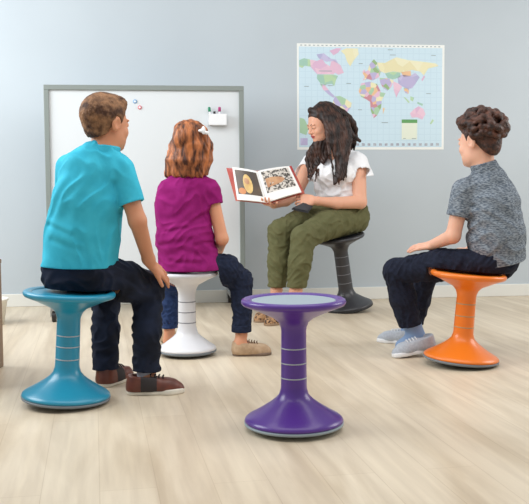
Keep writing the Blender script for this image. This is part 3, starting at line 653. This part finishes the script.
# ================= girl in the magenta shirt
def girl():
    base = V(pw[0], pw[1], 0); B = thing('person', 'girl with half-up auburn hair in a magenta t-shirt and dark jeans, seen from behind', 'person', base)
    sk = skin('skin_fair', (216, 152, 118)); lip = skin('lip_girl', (200, 110, 105))
    D = 4.47
    hc = P(190, 145, D-.02); HR = frame((.40, .91, -.1)); hs = .92
    hip = P(191, 262, D); ch = P(185, 205, D); nk = P(189.5, 178, D)
    u = nrm(V(-.15, .98, 0))
    shR, elR, wrR = P(210.5, 190, D), P(222, 239, D-.02), P(219, 250, D+.20)
    shL, elL, wrL = P(168, 190, D+.02), P(162, 236, D+.08), P(185, 250, D+.26)
    LR = [P(203, 266, D), P(226, 270, D+.03), P(240.5, 280.5, D+.06), P(242, 306, D+.02), P(241.5, 334, D-.01)]; RR_ = [.083, .076, .060, .049, .047]
    LL = [P(182, 267, D+.03), P(176, 276, D+.17), P(170, 286, D+.30), P(170, 306, D+.26), P(169.5, 330, D+.22)]; RL_ = [.088, .075, .060, .048, .044]
    dn = lambda r, k=.020: [q-k for q in r]; seat = SEATS[3]
    body = U([head_nodes(hc, HR, hs), cap(nk-V(0, 0, .03), hc+V(0, 0, -.05), .046, .045), cap(hip, ch, .105, .095, u, 1.5), cap(ch, nk-V(0, 0, .03), .08, .042, u, 1.3),
              *chain([nk-V(0, 0, .06), shR, elR, wrR], [.034, .034, .031, .022]), *chain([nk-V(0, 0, .06), shL, elL, wrL], [.034, .033, .030, .022]),
              hand_node(wrR, V(-.4, .9, 0), V(0, 0, 1), .75, thumbside=-1), hand_node(wrL, V(.4, .9, 0), V(0, 0, 1), .75, thumbside=1),
              *chain([hip]+LR, [.08]+dn(RR_)), cap(LR[-1], P(240, 344, D-.02), .028, .030), cap(P(240, 344, D-.02), P(258, 352, D), .030, .024), *chain([hip]+LL, [.08]+dn(RL_)), cap(LL[-1], P(168.5, 341, D+.22), .027, .03)], .014)
    body = SUB(body, [seat])
    bo = sdfobj('body', body, [sk, lip], .0036, B, base, lips_fn(hc, HR, hs)); eyes(bo, base, hc, HR, hs)
    # hair: half-up wavy bob
    hm = mat('hair_auburn', (66, 32, 18), .5, (196, 118, 68), (46, 46, 11), 4, .004, (130, 130, 20), .4, lo=.34, hi=.66)
    T = lambda px, py, dy: P(px, py, D+dy)
    hb = [ell(hc+HR @ V(0, -.014, .036)*hs, V(.082, .102, .091)*hs, HR), ell(T(189, 129, -.03), V(.075, .07, .045))]
    r = np.random.RandomState(5)
    for i in range(26):
        a = i/25.0; px0 = 176+30*a; 
        yy = -.085+.075*abs(a-.5)*2*abs(a-.5)*2
        pts = [T(px0*.6+190*.4, 128, yy*.5), T(px0+(a-.5)*4+r.uniform(-1, 1), 145, yy*1.0), T(171+37*a+r.uniform(-1, 1)-2*(1-a), 160, yy*1.0), T(168.5+39*a+r.uniform(-1.2, 1.2)-1*(1-a), 173+r.uniform(-2, 2.5), yy*.9+.005)]
        hb += chain(pts, [.022, .021, .021, .013])
    hb += chain([T(192, 124, -.02), T(203, 130, -.06), T(206, 150, -.05), T(207, 166, -.02)], [.022, .020, .018, .012])
    H = U(hb, .010)
    H = SUB(H, [ell(hc+HR @ V(0, .115, -.03)*hs, V(.055, .06, .085)*hs, HR)], .01)
    def strand(X, Y, Z): return .0020*np.sin(X*210+Z*40+3*np.sin(Z*38+X*30))*np.cos(Z*30+Y*60)
    sdfobj('hair', DISP(H, strand), hm, .0030, B, base)
    cb_ = P(203.5, 131.5, D-.10); clip = U([ell(cb_+V(.0, 0, .006), V(.010, .008, .020)), ell(cb_+V(-.012, 0, .004), V(.014, .008, .008)), ell(cb_+V(.014, .004, -.006), V(.012, .007, .009))], .006)
    sdfobj('hair_clip', clip, m_wp, .002, B, base)
    # shirt
    m_t = mat('magenta_cotton', (136, 26, 100), .85, (148, 34, 112), (18, 18, 18), bump=.0004, bscale=(400, 400, 400), spec=.12)
    sR, cR, oR = sleeve(shR, elR, .30, .050, .047, .040); sL, cL, oL = sleeve(shL, elL, .34, .050, .046, .039)
    raw = [cap(P(190.5, 268, D), P(184.5, 238, D), .158, .138, u, 1.1), cap(P(184.5, 238, D), P(183.5, 206, D), .136, .132, u, 1.25), cap(P(183.5, 206, D), P(188, 193, D), .132, .120, u, 1.35),
           cap(P(173, 189.5, D), P(206, 189.5, D), .052, .052), cap(P(189, 186, D), P(190, 178, D), .062, .050)]
    cr = lambda a, b, r: crease(P(*a), P(*b), r*1.5, .006)
    sh = garment(raw, [0, .03, .03, .04, .03], folds(.006, .11, 31, (.6, .6, 1.3)),
                 [cr((160, 246, 4.36), (190, 240, 4.335), .009), cr((206, 256, 4.36), (180, 250, 4.34), .009), cr((210, 212, 4.40), (190, 222, 4.345), .007), cr((166, 232, 4.37), (186, 228, 4.345), .006), cr((196, 246, 4.34), (215, 240, 4.40), .007), cr((170, 262, 4.33), (200, 264, 4.32), .007)],
                 [HS(P(190, 269.5, D), V(.0, 0, -1), .26)], (), [(sR, cR, oR), (sL, cL, oL)])
    sdfobj('t_shirt', sh, m_t, .0036, B, base)
    m_j = denim_dark('denim_girl', (26, 32, 50), (34, 42, 64)); m_j2 = denim_dark('denim_girl_blue', (36, 52, 88), (44, 62, 100))
    raw = [cap(P(184, 266, D+.02), P(200, 266, D), .105, .105), cap(P(190.5, 256, D), P(190.5, 262, D), .122, .122, u, 1.25)] + chain(LR, RR_) + chain(LL, RL_)
    cuff = SUB(CUT(CUT(cap(P(241.5, 322, D), P(241.5, 335, D-.01), .050, .051), P(241.5, 331.5, D), V(0, 0, -1), .004), P(241.5, 324.5, D), V(0, 0, 1), .003), [cap(P(241.5, 320, D), P(241.5, 336, D), .042, .042)])
    je = garment(raw, [0, .03]+[.02]*8, folds(.0055, .065, 41, (1, 1, 1.3)), [], [HS(P(241.5, 330, D), V(0, 0, -1), .09), HS(P(169.5, 328, D+.22), V(0, 0, -1), .09), HS(P(190, 254, D), V(0, 0, 1), .24), seat],
                 [cap(P(241.5, 325, D), P(241.5, 337, D), .034, .034), cap(P(169.5, 323, D+.22), P(169.5, 336, D+.22), .030, .030)])
    lim = P(178, 300, 4.7)[0]
    jo = sdfobj('jeans', je, [m_j, m_j2], .0036, B, base, lambda c: ((c[:, 0] < lim) & (c[:, 2] < .40)).astype(int)); sdfobj('cuff', cuff, m_j, .003, jo, base)
    m_tan = mat('tan_suede', (196, 168, 138), .8, (178, 148, 118), (40, 40, 40)); m_so = mat('dark_gum_sole', (120, 100, 84), .6); m_lc = mat('lace_brown', (110, 82, 62), .7)
    shoe(B, base, G(233.5, 355.5), V(.97, .12, 0), .188, .075, m_tan, m_so, 'boat', laces=m_lc)
    shoe(B, base, G(168, 343.5), V(-.12, .97, 0), .188, .075, m_tan, m_so, 'boat', laces=m_lc)
girl()
print('girl done')

# ================= boy in the grey shirt
def boy_right():
    base = V(po[0], po[1], 0); B = thing('person', 'boy with curly dark brown hair in a heathered grey t-shirt and dark jeans, facing left', 'person', base)
    sk = skin('skin_pale', (228, 176, 150)); lip = skin('lip_boy2', (205, 120, 112))
    D = 4.27
    hc = P(479.5, 142, D); HR = frame((-.66, .74, -.10), (0, 0, 1)); hs = 1.03
    hip = P(499, 257, D); ch = P(494, 208, D); nk = P(484, 170, D)
    u = nrm(V(-.62, .78, .1)); 
    shN, elN, wrN = P(464, 190, D-.03), P(453, 236, D-.03), P(431, 245.5, D+.08)
    shF, elF, wrF = P(502, 192, D+.09), P(513, 235, D+.20), P(470, 250, D+.40)
    LN = [P(487, 262, D-.03), P(440, 265, 4.32), P(396.5, 271.5, 4.42), P(403, 298, 4.44), P(410.5, 327, 4.46)]; RN_ = [.088, .076, .063, .064, .060]
    LF = [P(498, 262, D+.1), P(462, 266, 4.50), P(426.5, 271, 4.62), P(419, 300, 4.69), P(413, 327, 4.74)]; RF_ = [.085, .074, .061, .056, .053]
    dn = lambda r, k=.020: [q-k for q in r]; seat = SEATS[2]
    body = U([head_nodes(hc, HR, hs), cap(nk-V(0, 0, .03), hc+V(.01, -.01, -.04), .054, .052), cap(hip, ch, .105, .100, u, 1.45), cap(ch, nk-V(0, 0, .03), .08, .046, u, 1.3),
              *chain([nk+V(.01, 0, -.07), shN], [.034, .034]), *chain([shN, elN, wrN], [.040, .035, .024]), *chain([nk+V(.01, 0, -.07), shF, elF, wrF], [.034, .034, .031, .022]),
              hand_node(wrN, V(-.95, .25, -.12), V(-.1, -.35, .9), .72, (10, 12, 14, 16), 3, 1, (30, 8)), hand_node(wrF, V(-.9, .3, 0), V(0, 0, 1), .75, thumbside=-1),
              *chain([hip]+LN, [.08]+dn(RN_[:-1], .024)+[.028]), cap(LN[-1], P(416, 338, 4.47), .028, .026), cap(P(416, 338, 4.47), P(408, 343, 4.46), .024, .020), *chain([hip]+LF, [.08]+dn(RF_))], .014)
    body = SUB(body, [seat])
    bo = sdfobj('body', body, [sk, lip], .0036, B, base, lips_fn(hc, HR, hs)); eyes(bo, base, hc, HR, hs)
    hm = mat('hair_curly_brown', (42, 24, 19), .5, (98, 58, 42), (30, 30, 30), 4, .006, (90, 90, 90), .45, lo=.4, hi=.66)
    hb0 = ell(hc+HR @ V(0, -.016, .036)*hs, V(.080, .100, .088)*hs, HR)
    hb0 = U([hb0, ell(hc+HR @ V(0, -.062, -.030)*hs, V(.050, .038, .045)*hs, HR)], .03)
    curls = [hb0, ell(hc+HR @ V(0, -.01, .085)*hs, V(.090, .106, .052)*hs, HR)]
    r = np.random.RandomState(12)
    for i in range(260):
        th = r.uniform(0, 2*math.pi); z = r.uniform(-.35, 1.0); rr = math.sqrt(1-z*z)
        p = V(rr*math.cos(th)*.092, rr*math.sin(th)*.112-.014, .042+z*.094)
        if p[1] > .03 and p[2] < .060+.02*(p[1] > .07): continue
        if z < .30 and p[1] > -.015: continue
        if z < 0: p[0] *= 1+z*.6; p[1] *= 1+z*.3
        curls.append(ell(hc+HR @ (p*hs*r.uniform(1.03, 1.12)), V(.019, .014, .014)*r.uniform(.7, 1.3), HR))
    hb = U(curls, .006)
    hb = hairline(hb, hc, HR, hs, [-.12, -.075, -.045, -.022, -.012, .010, .022, .034, .06, .085, .12], [-.078, -.078, -.050, -.01, .03, .028, .00, .035, .048, .052, .05])
    sdfobj('hair', hb, hm, .0026, B, base); brows(bo, base, hc, HR, hs, hm)
    m_t = mat('heather_grey_jersey', (82, 92, 104), .9, (146, 154, 162), (70, 70, 240), 5, .0005, (300, 300, 300), .1, lo=.38, hi=.62)
    sN, cN, oN = sleeve(shN, elN, .58, .057, .052, .0445); sF, cF, oF = sleeve(shF, elF, .55, .050, .048, .040)
    raw = [cap(P(499.5, 263, D), P(496, 236, D), .130, .142, u, 1.12), cap(P(496, 236, D), P(493.5, 208, D), .142, .136, u, 1.2), cap(P(493.5, 208, D), P(489, 188, D+.01), .136, .108, u, 1.3),
           cap(P(470, 188, D-.01), P(503, 190, D+.08), .050, .052), cap(P(489, 180, D), P(485, 170, D), .066, .054)]
    cr = lambda a, b, r: crease(P(*a), P(*b), r*1.5, .006)
    sh = garment(raw, [0, .03, .03, .04, .03], folds(.006, .11, 51, (1, 1, .9)),
                 [cr((470, 214, 4.17), (492, 236, 4.12), .009), cr((474, 206, 4.17), (500, 222, 4.12), .007), cr((472, 232, 4.18), (500, 256, 4.12), .009), cr((486, 262, 4.14), (512, 240, 4.12), .008)],
                 [HS(P(498, 264.5, D), V(.18, 0, -1), .26)], (), [(sN, cN, oN), (sF, cF, oF)])
    so = sdfobj('t_shirt', sh, m_t, .0036, B, base)
    ncol = SUB(CUT(cap(P(488, 176, D), P(483.5, 165, D), .070, .062), P(483, 162.5, D), V(-.25, 0, 1), .004), [cap(P(485, 173, D), P(480, 149, D), .058, .055)], .003)
    sdfobj('neckband', CUT(ncol, P(487, 171, D), V(.3, 0, -1), .004), m_t, .003, so, base)
    m_j = denim_dark('denim_right', (24, 28, 42), (32, 37, 54))
    raw = [cap(P(488, 262, D-.02), P(498, 260, D+.08), .093, .092), cap(P(498, 254, D), P(498, 257, D), .116, .112, u, 1.15)] + chain(LN, RN_) + chain(LF, RF_)
    je = garment(raw, [0, .03]+[.02]*8, folds(.0055, .075, 61, (1.2, 1, 1)), [cr((470, 250, 4.20), (462, 268, 4.19), .009), cr((404, 284, 4.37), (390, 276, 4.36), .008), cr((410, 262, 4.33), (404, 280, 4.34), .007)],
                 [HS(P(410, 324.5, 4.46), P(411, 330, 4.46)-P(405, 298, 4.44), .10), HS(P(413, 324, 4.74), V(0, 0, -1), .10), HS(P(498, 249, D), V(0, 0, 1), .24), seat],
                 [cap(P(408.5, 318, 4.46), P(412, 334, 4.46), .048, .048), cap(P(413, 318, 4.74), P(412, 332, 4.75), .045, .046)])
    sdfobj('jeans', je, m_j, .0036, B, base)
    m_gs = mat('grey_canvas', (168, 174, 184), .8, (182, 188, 196), (90, 90, 90)); m_ws = mat('white_rubber', (236, 238, 240), .5); m_sk = mat('sock_blue', (132, 156, 190), .9, bump=.0006, bscale=(20, 20, 400))
    hN = G(395, 357); hd = nrm(V(.22, .055, 0))
    toe = G(392, 357.5); d = V(-.97, -.22, 0); L = .225; dd = nrm(d); hn = toe-dd*L
    shoe(B, base, hn, d, L, .082, m_gs, m_ws, 'sneaker', lift=.14, laces=m_ws)
    toe = G(377.5, 341.5); d = V(-.9, .40, 0); dd = nrm(d); hf = toe-dd*L
    shoe(B, base, hf, d, L, .082, m_gs, m_ws, 'sneaker', lift=0, laces=m_ws)
    sdfobj('sock', U([cap(P(411, 320, 4.46), P(416, 337, 4.47), .047, .045), cap(P(416.5, 337, 4.47), P(402, 346, 4.45), .040, .034)], .02), m_sk, .0034, B, base)
    sdfobj('sock', U([cap(P(412, 318, 4.74), P(408, 334, 4.78), .043, .040), cap(P(408, 334, 4.78), P(396, 338, 4.80), .036, .030)], .02), m_sk, .0034, B, base)
boy_right()
print('boy_right done')

# ------------------------------------------------------------------ book
BLt, BSt, BRt = P(232.5, 167.5, 5.86), P(257.5, 171.5, 5.80), P(289, 166.5, 5.83)
BLb, BSb, BRb = P(237.5, 200, 5.78), P(267, 203, 5.72), P(301.5, 192.5, 5.74)
# ================= woman
def woman():
    D = 6.05; base = V(pk_[0], pk_[1], 0)
    B = thing('person', 'woman with long wavy dark hair in white blouse and olive trousers, reading from a book', 'person', base)
    sk = skin('skin_woman', (222, 166, 138)); lip = skin('lip_woman', (176, 84, 80))
    hc = P(321.5, 124.5, 6.02); HR = frame((-.84, -.42, -.34), (-.1, -.05, 1)); hs = 1.0
    hip = P(345, 216, 6.06); ch = P(337, 176, 6.06); nk = P(336, 152, 6.06)
    f = nrm(V(-.55, -.83, 0)); l = nrm(V(.83, -.55, 0))
    shN, elN, wrN = P(358, 162, 5.98), P(360, 202, 5.90), P(318, 201, 5.76)
    shF, elF, wrF = P(310, 163, 6.14), P(296, 194, 6.02), P(274, 204, 5.84)
    LN = [P(350, 219, 6.00), P(326, 225, 5.80), P(303.5, 238, 5.615), P(300, 262, 5.59), P(296, 290, 5.60)]; RN_ = [.110, .094, .078, .072, .060]
    LF = [P(334, 217, 6.10), P(306, 220, 5.90), P(279.5, 231.5, 5.735), P(278.5, 262, 5.71), P(276.5, 290, 5.70)]; RF_ = [.110, .092, .074, .068, .057]
    dn = lambda r, k=.024: [q-k for q in r]; seat = SEATS[4]
    hndN = hand_node(P(314, 200.5, 5.75), V(-1, .0, .06), V(.05, -.92, .4), .90, (35, 38, 42, 46), 2, 1, (22, 0))
    hndF = hand_node(P(274, 205, 5.82), P(262, 204, 5.70)-P(274, 206, 5.82), V(.1, .35, -.9), .88, (14, 16, 20, 24), 5, 1, (45, 15))
    body = U([head_nodes(hc, HR, hs, jaw=.9), cap(nk-V(0, 0, .03), hc+HR @ V(0, -.02, -.055), .052, .050), cap(hip, ch, .115, .115, f, 1.4), cap(ch, nk-V(0, 0, .03), .095, .052, f, 1.2),
              cap(nk+V(0, 0, -.055), shN, .042, .042), cap(nk+V(0, 0, -.055), shF, .042, .042),
              *chain([shN, elN, P(336, 203, 5.82), wrN, P(314, 200.5, 5.75)], [.052, .044, .038, .027, .024]), *chain([shF, elF, P(286, 201, 5.93), P(274, 205, 5.82)], [.050, .040, .034, .024]),
              hndN, hndF, *chain([hip]+LN, [.10]+dn(RN_)), *chain([LN[-1], P(291, 302, 5.61), P(286, 314, 5.60)], [.040, .034, .036]), *chain([hip]+LF, [.10]+dn(RF_)), *chain([LF[-1], P(275, 302, 5.70), P(271, 312, 5.66)], [.038, .033, .036])], .014)
    body = SUB(body, [seat])
    bo = sdfobj('body', body, [sk, lip], .0038, B, base, lips_fn(hc, HR, hs))
    hm = mat('hair_dark_brown', (30, 19, 16), .45, (84, 54, 42), (36, 36, 8), 4, .003, (110, 110, 14), .35, lo=.42, hi=.70)
    lashes(bo, base, hc, HR, hs, m_rub); brows(bo, base, hc, HR, hs, hm)
    # hair
    T = P; r = np.random.RandomState(9)
    cap_ = ell(hc+HR @ V(0, -.022, .040)*hs, V(.083, .100, .090)*hs, HR)
    cap_ = hairline(cap_, hc, HR, hs, [-.12, -.03, .0, .02, .04, .06, .075, .09, .12], [-.09, -.07, -.05, -.01, .045, .070, .078, .082, .09])
    hb = [cap_, ell(hc+HR @ V(0, -.048, .050)*hs, V(.088, .098, .090)*hs, HR)]
    def lock(p0, p1, p2, n, spread, wav, r0):
        for i in range(n):
            a = (i/(n-1.0)-.5) if n > 1 else 0; ph = r.uniform(-.6, .6); pts = []; rad = []; sh_ = r.uniform(-.03, .03)
            e = p2+spread*a+V(0, 0, sh_)
            for j in range(10):
                t = j/9.0; q = p0*(1-t)**2+p1*2*t*(1-t)+e*t*t + spread*a*.9*math.sin(3.14*t)
                pts.append(q+V(.014, .006, 0)*wav*math.sin(t*10+ph+a*3)*t); rad.append(r0*(.55+.5*math.sin(3.14*min(1, .12+t)))*(1-.62*max(0, t-.55)/.45))
            hb.extend(chain(pts, rad))
    top = hc+HR @ V(-.0, .045, .112)*hs       # the centre parting
    crown = hc+HR @ V(0, -.04, .118)*hs
    # near side: from the parting over the ear to the front of the shoulder
    lock(top, T(344, 112, 5.915), T(336, 181, 5.86), 6, T(342, 176, 5.865)-T(331, 176, 5.86), 1.5, .018)
    lock(crown, T(347, 111, 5.935), T(343, 180, 5.865), 7, T(348, 172, 5.88)-T(338, 172, 5.86), 1.5, .020)
    # behind the head and down the back
    lock(crown, T(348, 112, 6.05), T(347, 152, 6.14), 7, T(354, 150, 6.14)-T(338, 150, 6.14), .5, .023)
    hb += chain([T(345, 120, 6.0), T(350, 134, 6.03), T(360, 141, 6.06)], [.024, .022, .010])
    # far side: behind the cheek, then forward on the chest
    lock(hc+HR @ V(-.072, -.015, -.02)*hs, T(316, 150, 6.06), T(313, 177, 5.915), 6, T(320, 165, 5.93)-T(307, 165, 5.93), 1.0, .018)
    H = U(hb, .014)
    def strand(X, Y, Z): return .0014*np.sin((X+Y)*320+Z*30+3*np.sin(Z*30+X*20))
    sdfobj('hair', DISP(H, strand), hm, .0032, B, base)
    # blouse
    m_b = mat('white_blouse', (238, 238, 240), .8, spec=.2)
    u = f
    slN = cap(shN, P(364, 184, 5.94), .066, .080); slF = cap(shF, P(299, 184, 6.07), .060, .066)
    raw = [cap(P(341, 206, 6.06), P(338, 190, 6.06), .150, .152, u, 1.25), cap(P(338, 190, 6.06), P(335, 172, 6.05), .155, .150, u, 1.15), cap(P(335, 172, 6.05), P(335, 162, 6.06), .14, .115, u, 1.3),
           cap(P(318, 160, 6.10), P(354, 160, 6.01), .055, .058), cap(P(327, 174, 5.97), P(343, 174, 5.95), .075, .075)]
    cr = lambda a, b, r: crease(P(*a), P(*b), r*1.5, .006)
    sh = garment(raw, [0, .03, .03, .04, .04], folds(.007, .10, 71, (1, 1, .7)), [cr((312, 196, 6), (330, 188, 6), .010), cr((350, 198, 6), (334, 186, 6), .010), cr((352, 190, 6), (338, 176, 6), .009), cr((320, 200, 6), (338, 197, 6), .008)],
                 [HS(P(341, 202.5, 6.06), V(.12, 0, -1), .24)], [cap(P(334, 148, 6.04), P(327, 160, 5.95), .058, .042), cap(P(327, 158, 5.94), P(324, 172, 5.87), .034, .010)],
                 [(slN, HS(P(362, 177, 5.95), V(.12, 0, -1), .14), cap(P(361.5, 174, 5.95), P(362.5, 190, 5.92), .066, .066)), (slF, HS(P(300, 176, 6.07), V(-.5, 0, -1), .12), cap(P(303, 172, 6.08), P(298, 186, 6.04), .052, .052))])
    sdfobj('blouse', sh, m_b, .0038, B, base)
    # trousers
    m_o = mat('olive_twill', (92, 92, 62), .85, (102, 101, 70), (20, 20, 20), bump=.0004, bscale=(350, 350, 350), spec=.15)
    cr = lambda a, b, r: crease(P(*a), P(*b), r*1.5, .006)
    raw = [cap(P(336, 216, 6.10), P(351, 217, 6.02), .125, .125), cap(P(342, 200, 6.06), P(344, 210, 6.06), .142, .150, u, 1.15)] + chain(LN, RN_) + chain(LF, RF_)
    tr = garment(raw, [0, .03]+[.02]*8, folds(.006, .09, 81, (1, 1, 1.3)),
                 [cr((330, 226, 5.72), (322, 244, 5.73), .008), cr((338, 222, 5.82), (330, 244, 5.80), .008), cr((318, 232, 5.64), (312, 248, 5.66), .008), cr((346, 222, 5.88), (340, 242, 5.88), .008), cr((308, 236, 5.55), (302, 246, 5.54), .006), cr((356, 212, 5.9), (344, 218, 5.87), .008)],
                 [HS(P(296, 287.5, 5.6), V(-.03, 0, -1), .10), HS(P(277, 287, 5.7), V(-.03, 0, -1), .10), HS(P(342, 199, 6.06), V(-.1, 0, 1), .24), seat],
                 [cap(P(296.2, 281, 5.60), P(295, 298, 5.61), .049, .049), cap(P(276.8, 281, 5.70), P(276, 298, 5.70), .046, .046)])
    sdfobj('trousers', tr, m_o, .0038, B, base)
    m_lp = mat('leopard_fabric', (170, 130, 92), .8, (60, 42, 32), (70, 70, 70), 2, lo=.50, hi=.56); m_ts = mat('tan_sole', (150, 124, 98), .7)
    toe = G(266, 326); d = V(-.62, -.78, 0); hN_ = toe-nrm(d)*.235; shoe(B, base, hN_, d, .24, .085, m_lp, m_ts, 'flat')
    toe = G(255.5, 322.5); d = V(-.62, -.78, 0); hF_ = toe-nrm(d)*.235; shoe(B, base, hF_, d, .24, .085, m_lp, m_ts, 'flat')
woman()
print('woman done')

def book():
    c = (BSb+BSt)/2; base = c
    B = thing('open_book', 'open hardcover picture book with red cover edges held up by the woman', 'book', base)
    m_c = mat('red_cover', (168, 48, 48), .5, (190, 90, 70), (6, 6, 6)); m_pg = mat('page_white', (236, 234, 230), .6)
    n = nrm(np.cross(BRt-BSt, BSb-BSt)); n = n if n[1] < 0 else -n       # towards the readers
    ml = nrm(np.cross(BSt-BLt, BSb-BSt)); ml = ml if ml[1] < 0 else -ml
    def pageblock(a, b, c_, d, nn, bulge):      # a outer top, b spine top, c_ spine bottom, d outer bottom
        N = 14; vs = []; 
        for i in range(N+1):
            t = i/N; off = nn*(.006+bulge*math.sin(math.pi*min(1, t)**.8)**.8*(1) * (.4+.6*t)) if t < 1 else nn*.004
            for (p, q) in ((a, b), (d, c_)): vs.append(p+(q-p)*t+off)
            for (p, q) in ((a, b), (d, c_)): vs.append(p+(q-p)*t)
        fs = []
        for i in range(N):
            o = i*4; fs += [(o, o+1, o+5, o+4), (o+2, o+6, o+7, o+3), (o, o+4, o+6, o+2), (o+1, o+3, o+7, o+5)]
        fs += [(0, 2, 3, 1), (N*4, N*4+1, N*4+3, N*4+2)]
        mb = MB(); mb.add(vs, fs); return mb
    lp = pageblock(BLt, BSt, BSb, BLb, ml, .022).build('page_block', m_pg, B, base, smooth=False)
    rp_ = pageblock(BRt, BSt, BSb, BRb, n, .020).build('page_block', m_pg, B, base, smooth=False)
    def pic(a, b, c_, d, nn, bulge, u0_, u1_, v0_, v1_, m, nm, parent, lift, shape=None):
        def S_(u_, v_):
            off = nn*(.006+bulge*math.sin(math.pi*u_**.8)**.8*(.4+.6*u_)+lift)
            return (a+(b-a)*u_)*(1-v_)+(d+(c_-d)*u_)*v_+off
        N = 10; vs = []; fs = []
        if shape is None:
            for i in range(N+1):
                for j in (0, 1): vs.append(S_(u0_+(u1_-u0_)*i/N, v0_ if j == 0 else v1_))
            fs = [(2*i, 2*i+1, 2*i+3, 2*i+2) for i in range(N)]
        else:
            cu = sum(s[0] for s in shape)/len(shape); cv = sum(s[1] for s in shape)/len(shape); vs = [S_(cu, cv)]+[S_(*s) for s in shape]; k = len(shape)
            fs = [(0, 1+i, 1+(i+1) % k) for i in range(k)]
        o = mesh_from(nm, vs, fs, m, parent, base, False); return o
    mdk = mat('picture_dark', (58, 46, 36), .4, (86, 66, 44), (12, 12, 12)); myl = mat('picture_yellow', (222, 190, 120), .4, (200, 160, 90), (25, 25, 25)); mor = mat('picture_orange', (196, 120, 50), .4)
    mlog = mat('picture_bark', (70, 64, 58), .4, (206, 198, 188), (70, 70, 70), 2, lo=.47, hi=.53); mtan = mat('picture_tan', (196, 150, 108), .4, (176, 124, 86), (30, 30, 30))
    # left page picture: u from outer (0) to spine (1)
    pl = pic(BLt, BSt, BSb, BLb, ml, .022, .09, .94, .07, .82, mdk, 'picture', lp, .0012)
    ovl = lambda cu, cv, ru, rv, n=18: [(cu+ru*math.cos(2*math.pi*i/n), cv+rv*math.sin(2*math.pi*i/n)) for i in range(n)]
    pic(BLt, BSt, BSb, BLb, ml, .022, 0, 0, 0, 0, myl, 'yellow_bird', pl, .0024, ovl(.52, .48, .17, .30))
    pic(BLt, BSt, BSb, BLb, ml, .022, 0, 0, 0, 0, mor, 'orange_shape', pl, .0022, ovl(.26, .72, .14, .10))
    pic(BLt, BSt, BSb, BLb, ml, .022, 0, 0, 0, 0, mtan, 'bird_wing', pl, .0034, ovl(.50, .40, .10, .10))
    pr = pic(BRt, BSt, BSb, BRb, n, .020, .07, .92, .06, .74, mlog, 'picture', rp_, .0012)
    pic(BRt, BSt, BSb, BRb, n, .020, 0, 0, 0, 0, mtan, 'brown_animal', pr, .0024, [(.86, .30), (.66, .28), (.46, .32), (.34, .36), (.30, .44), (.42, .52), (.64, .56), (.86, .58)])
    # covers
    def cover(a, b, c_, d, nn):
        ex = nrm(a-b)*.008; ez = nrm(a-d)*.006
        return MB().quadprism([a+ex+ez-nn*.001, b+ez-nn*.001, c_-ez-nn*.001, d+ex-ez-nn*.001], -nn*.004).build('cover', m_c, B, base)
    # the cover boards spread a little wider than the pages
    cover(BLt+V(-.035, .05, -.006), BSt, BSb, BLb+V(-.008, .02, 0), ml); cover(BRt+V(.012, .03, 0), BSt, BSb, BRb+V(.012, .02, 0), n)
    a, b = BSt+V(0, .012, 0), BSb+V(0, .012, 0); MB().tube([a, b], .012, 10).build('spine', m_c, B, base, smooth=True)
book()
fb = P(302, 206, 5.66)
o = MB().quadprism([P(291.5, 208.5, 5.70), P(303, 203, 5.72), P(313, 205, 5.74), P(308, 212, 5.70)], (0, 0, -.008)).build('folder', mat('black_cover', (34, 34, 38), .5), None, fb, bevel=.001); tag(o, 'small dark flat folder lying on the woman\'s lap under her hand', 'folder')
MB().quadprism([P(292.5, 208.0, 5.70), P(303, 203, 5.72), P(312, 205, 5.74), P(307.5, 211.0, 5.70)], (0, 0, .002)).build('sheet', mat('dark_sheet', (46, 46, 50), .6), o, fb)

# ------------------------------------------------------------------ light
def area(name, loc, target, size, sy, e, col):
    L = bpy.data.lights.new(name, 'AREA'); L.shape = 'RECTANGLE'; L.size = size; L.size_y = sy; L.energy = e; L.color = col
    o = bpy.data.objects.new(name, L); COL.objects.link(o); o.location = loc
    o.rotation_euler = (Vector(target)-Vector(loc)).to_track_quat('-Z', 'Y').to_euler(); return o
area('window_light', (-3.0, 4.2, 2.2), (0.4, 5.6, 1.0), 2.8, 1.5, 100, (.93, .97, 1))
area('window_light_right', (3.9, 5.0, 2.0), (0.9, 5.2, .6), 2.2, 1.6, 52, (1, .97, .93))
area('ceiling_light', (0.2, 3.2, 2.85), (0.2, 3.8, 0), 3.5, 2.5, 60, (1, .98, .95))
W = bpy.data.worlds.new('daylight'); S.world = W; W.use_nodes = True
bg = W.node_tree.nodes['Background']; bg.inputs[0].default_value = (.93, .97, 1.0, 1); bg.inputs[1].default_value = .44
S.view_settings.view_transform = 'Standard'; S.view_settings.look = 'None'; S.view_settings.gamma = 1; S.view_settings.exposure = .10; S.view_settings.use_curve_mapping = False
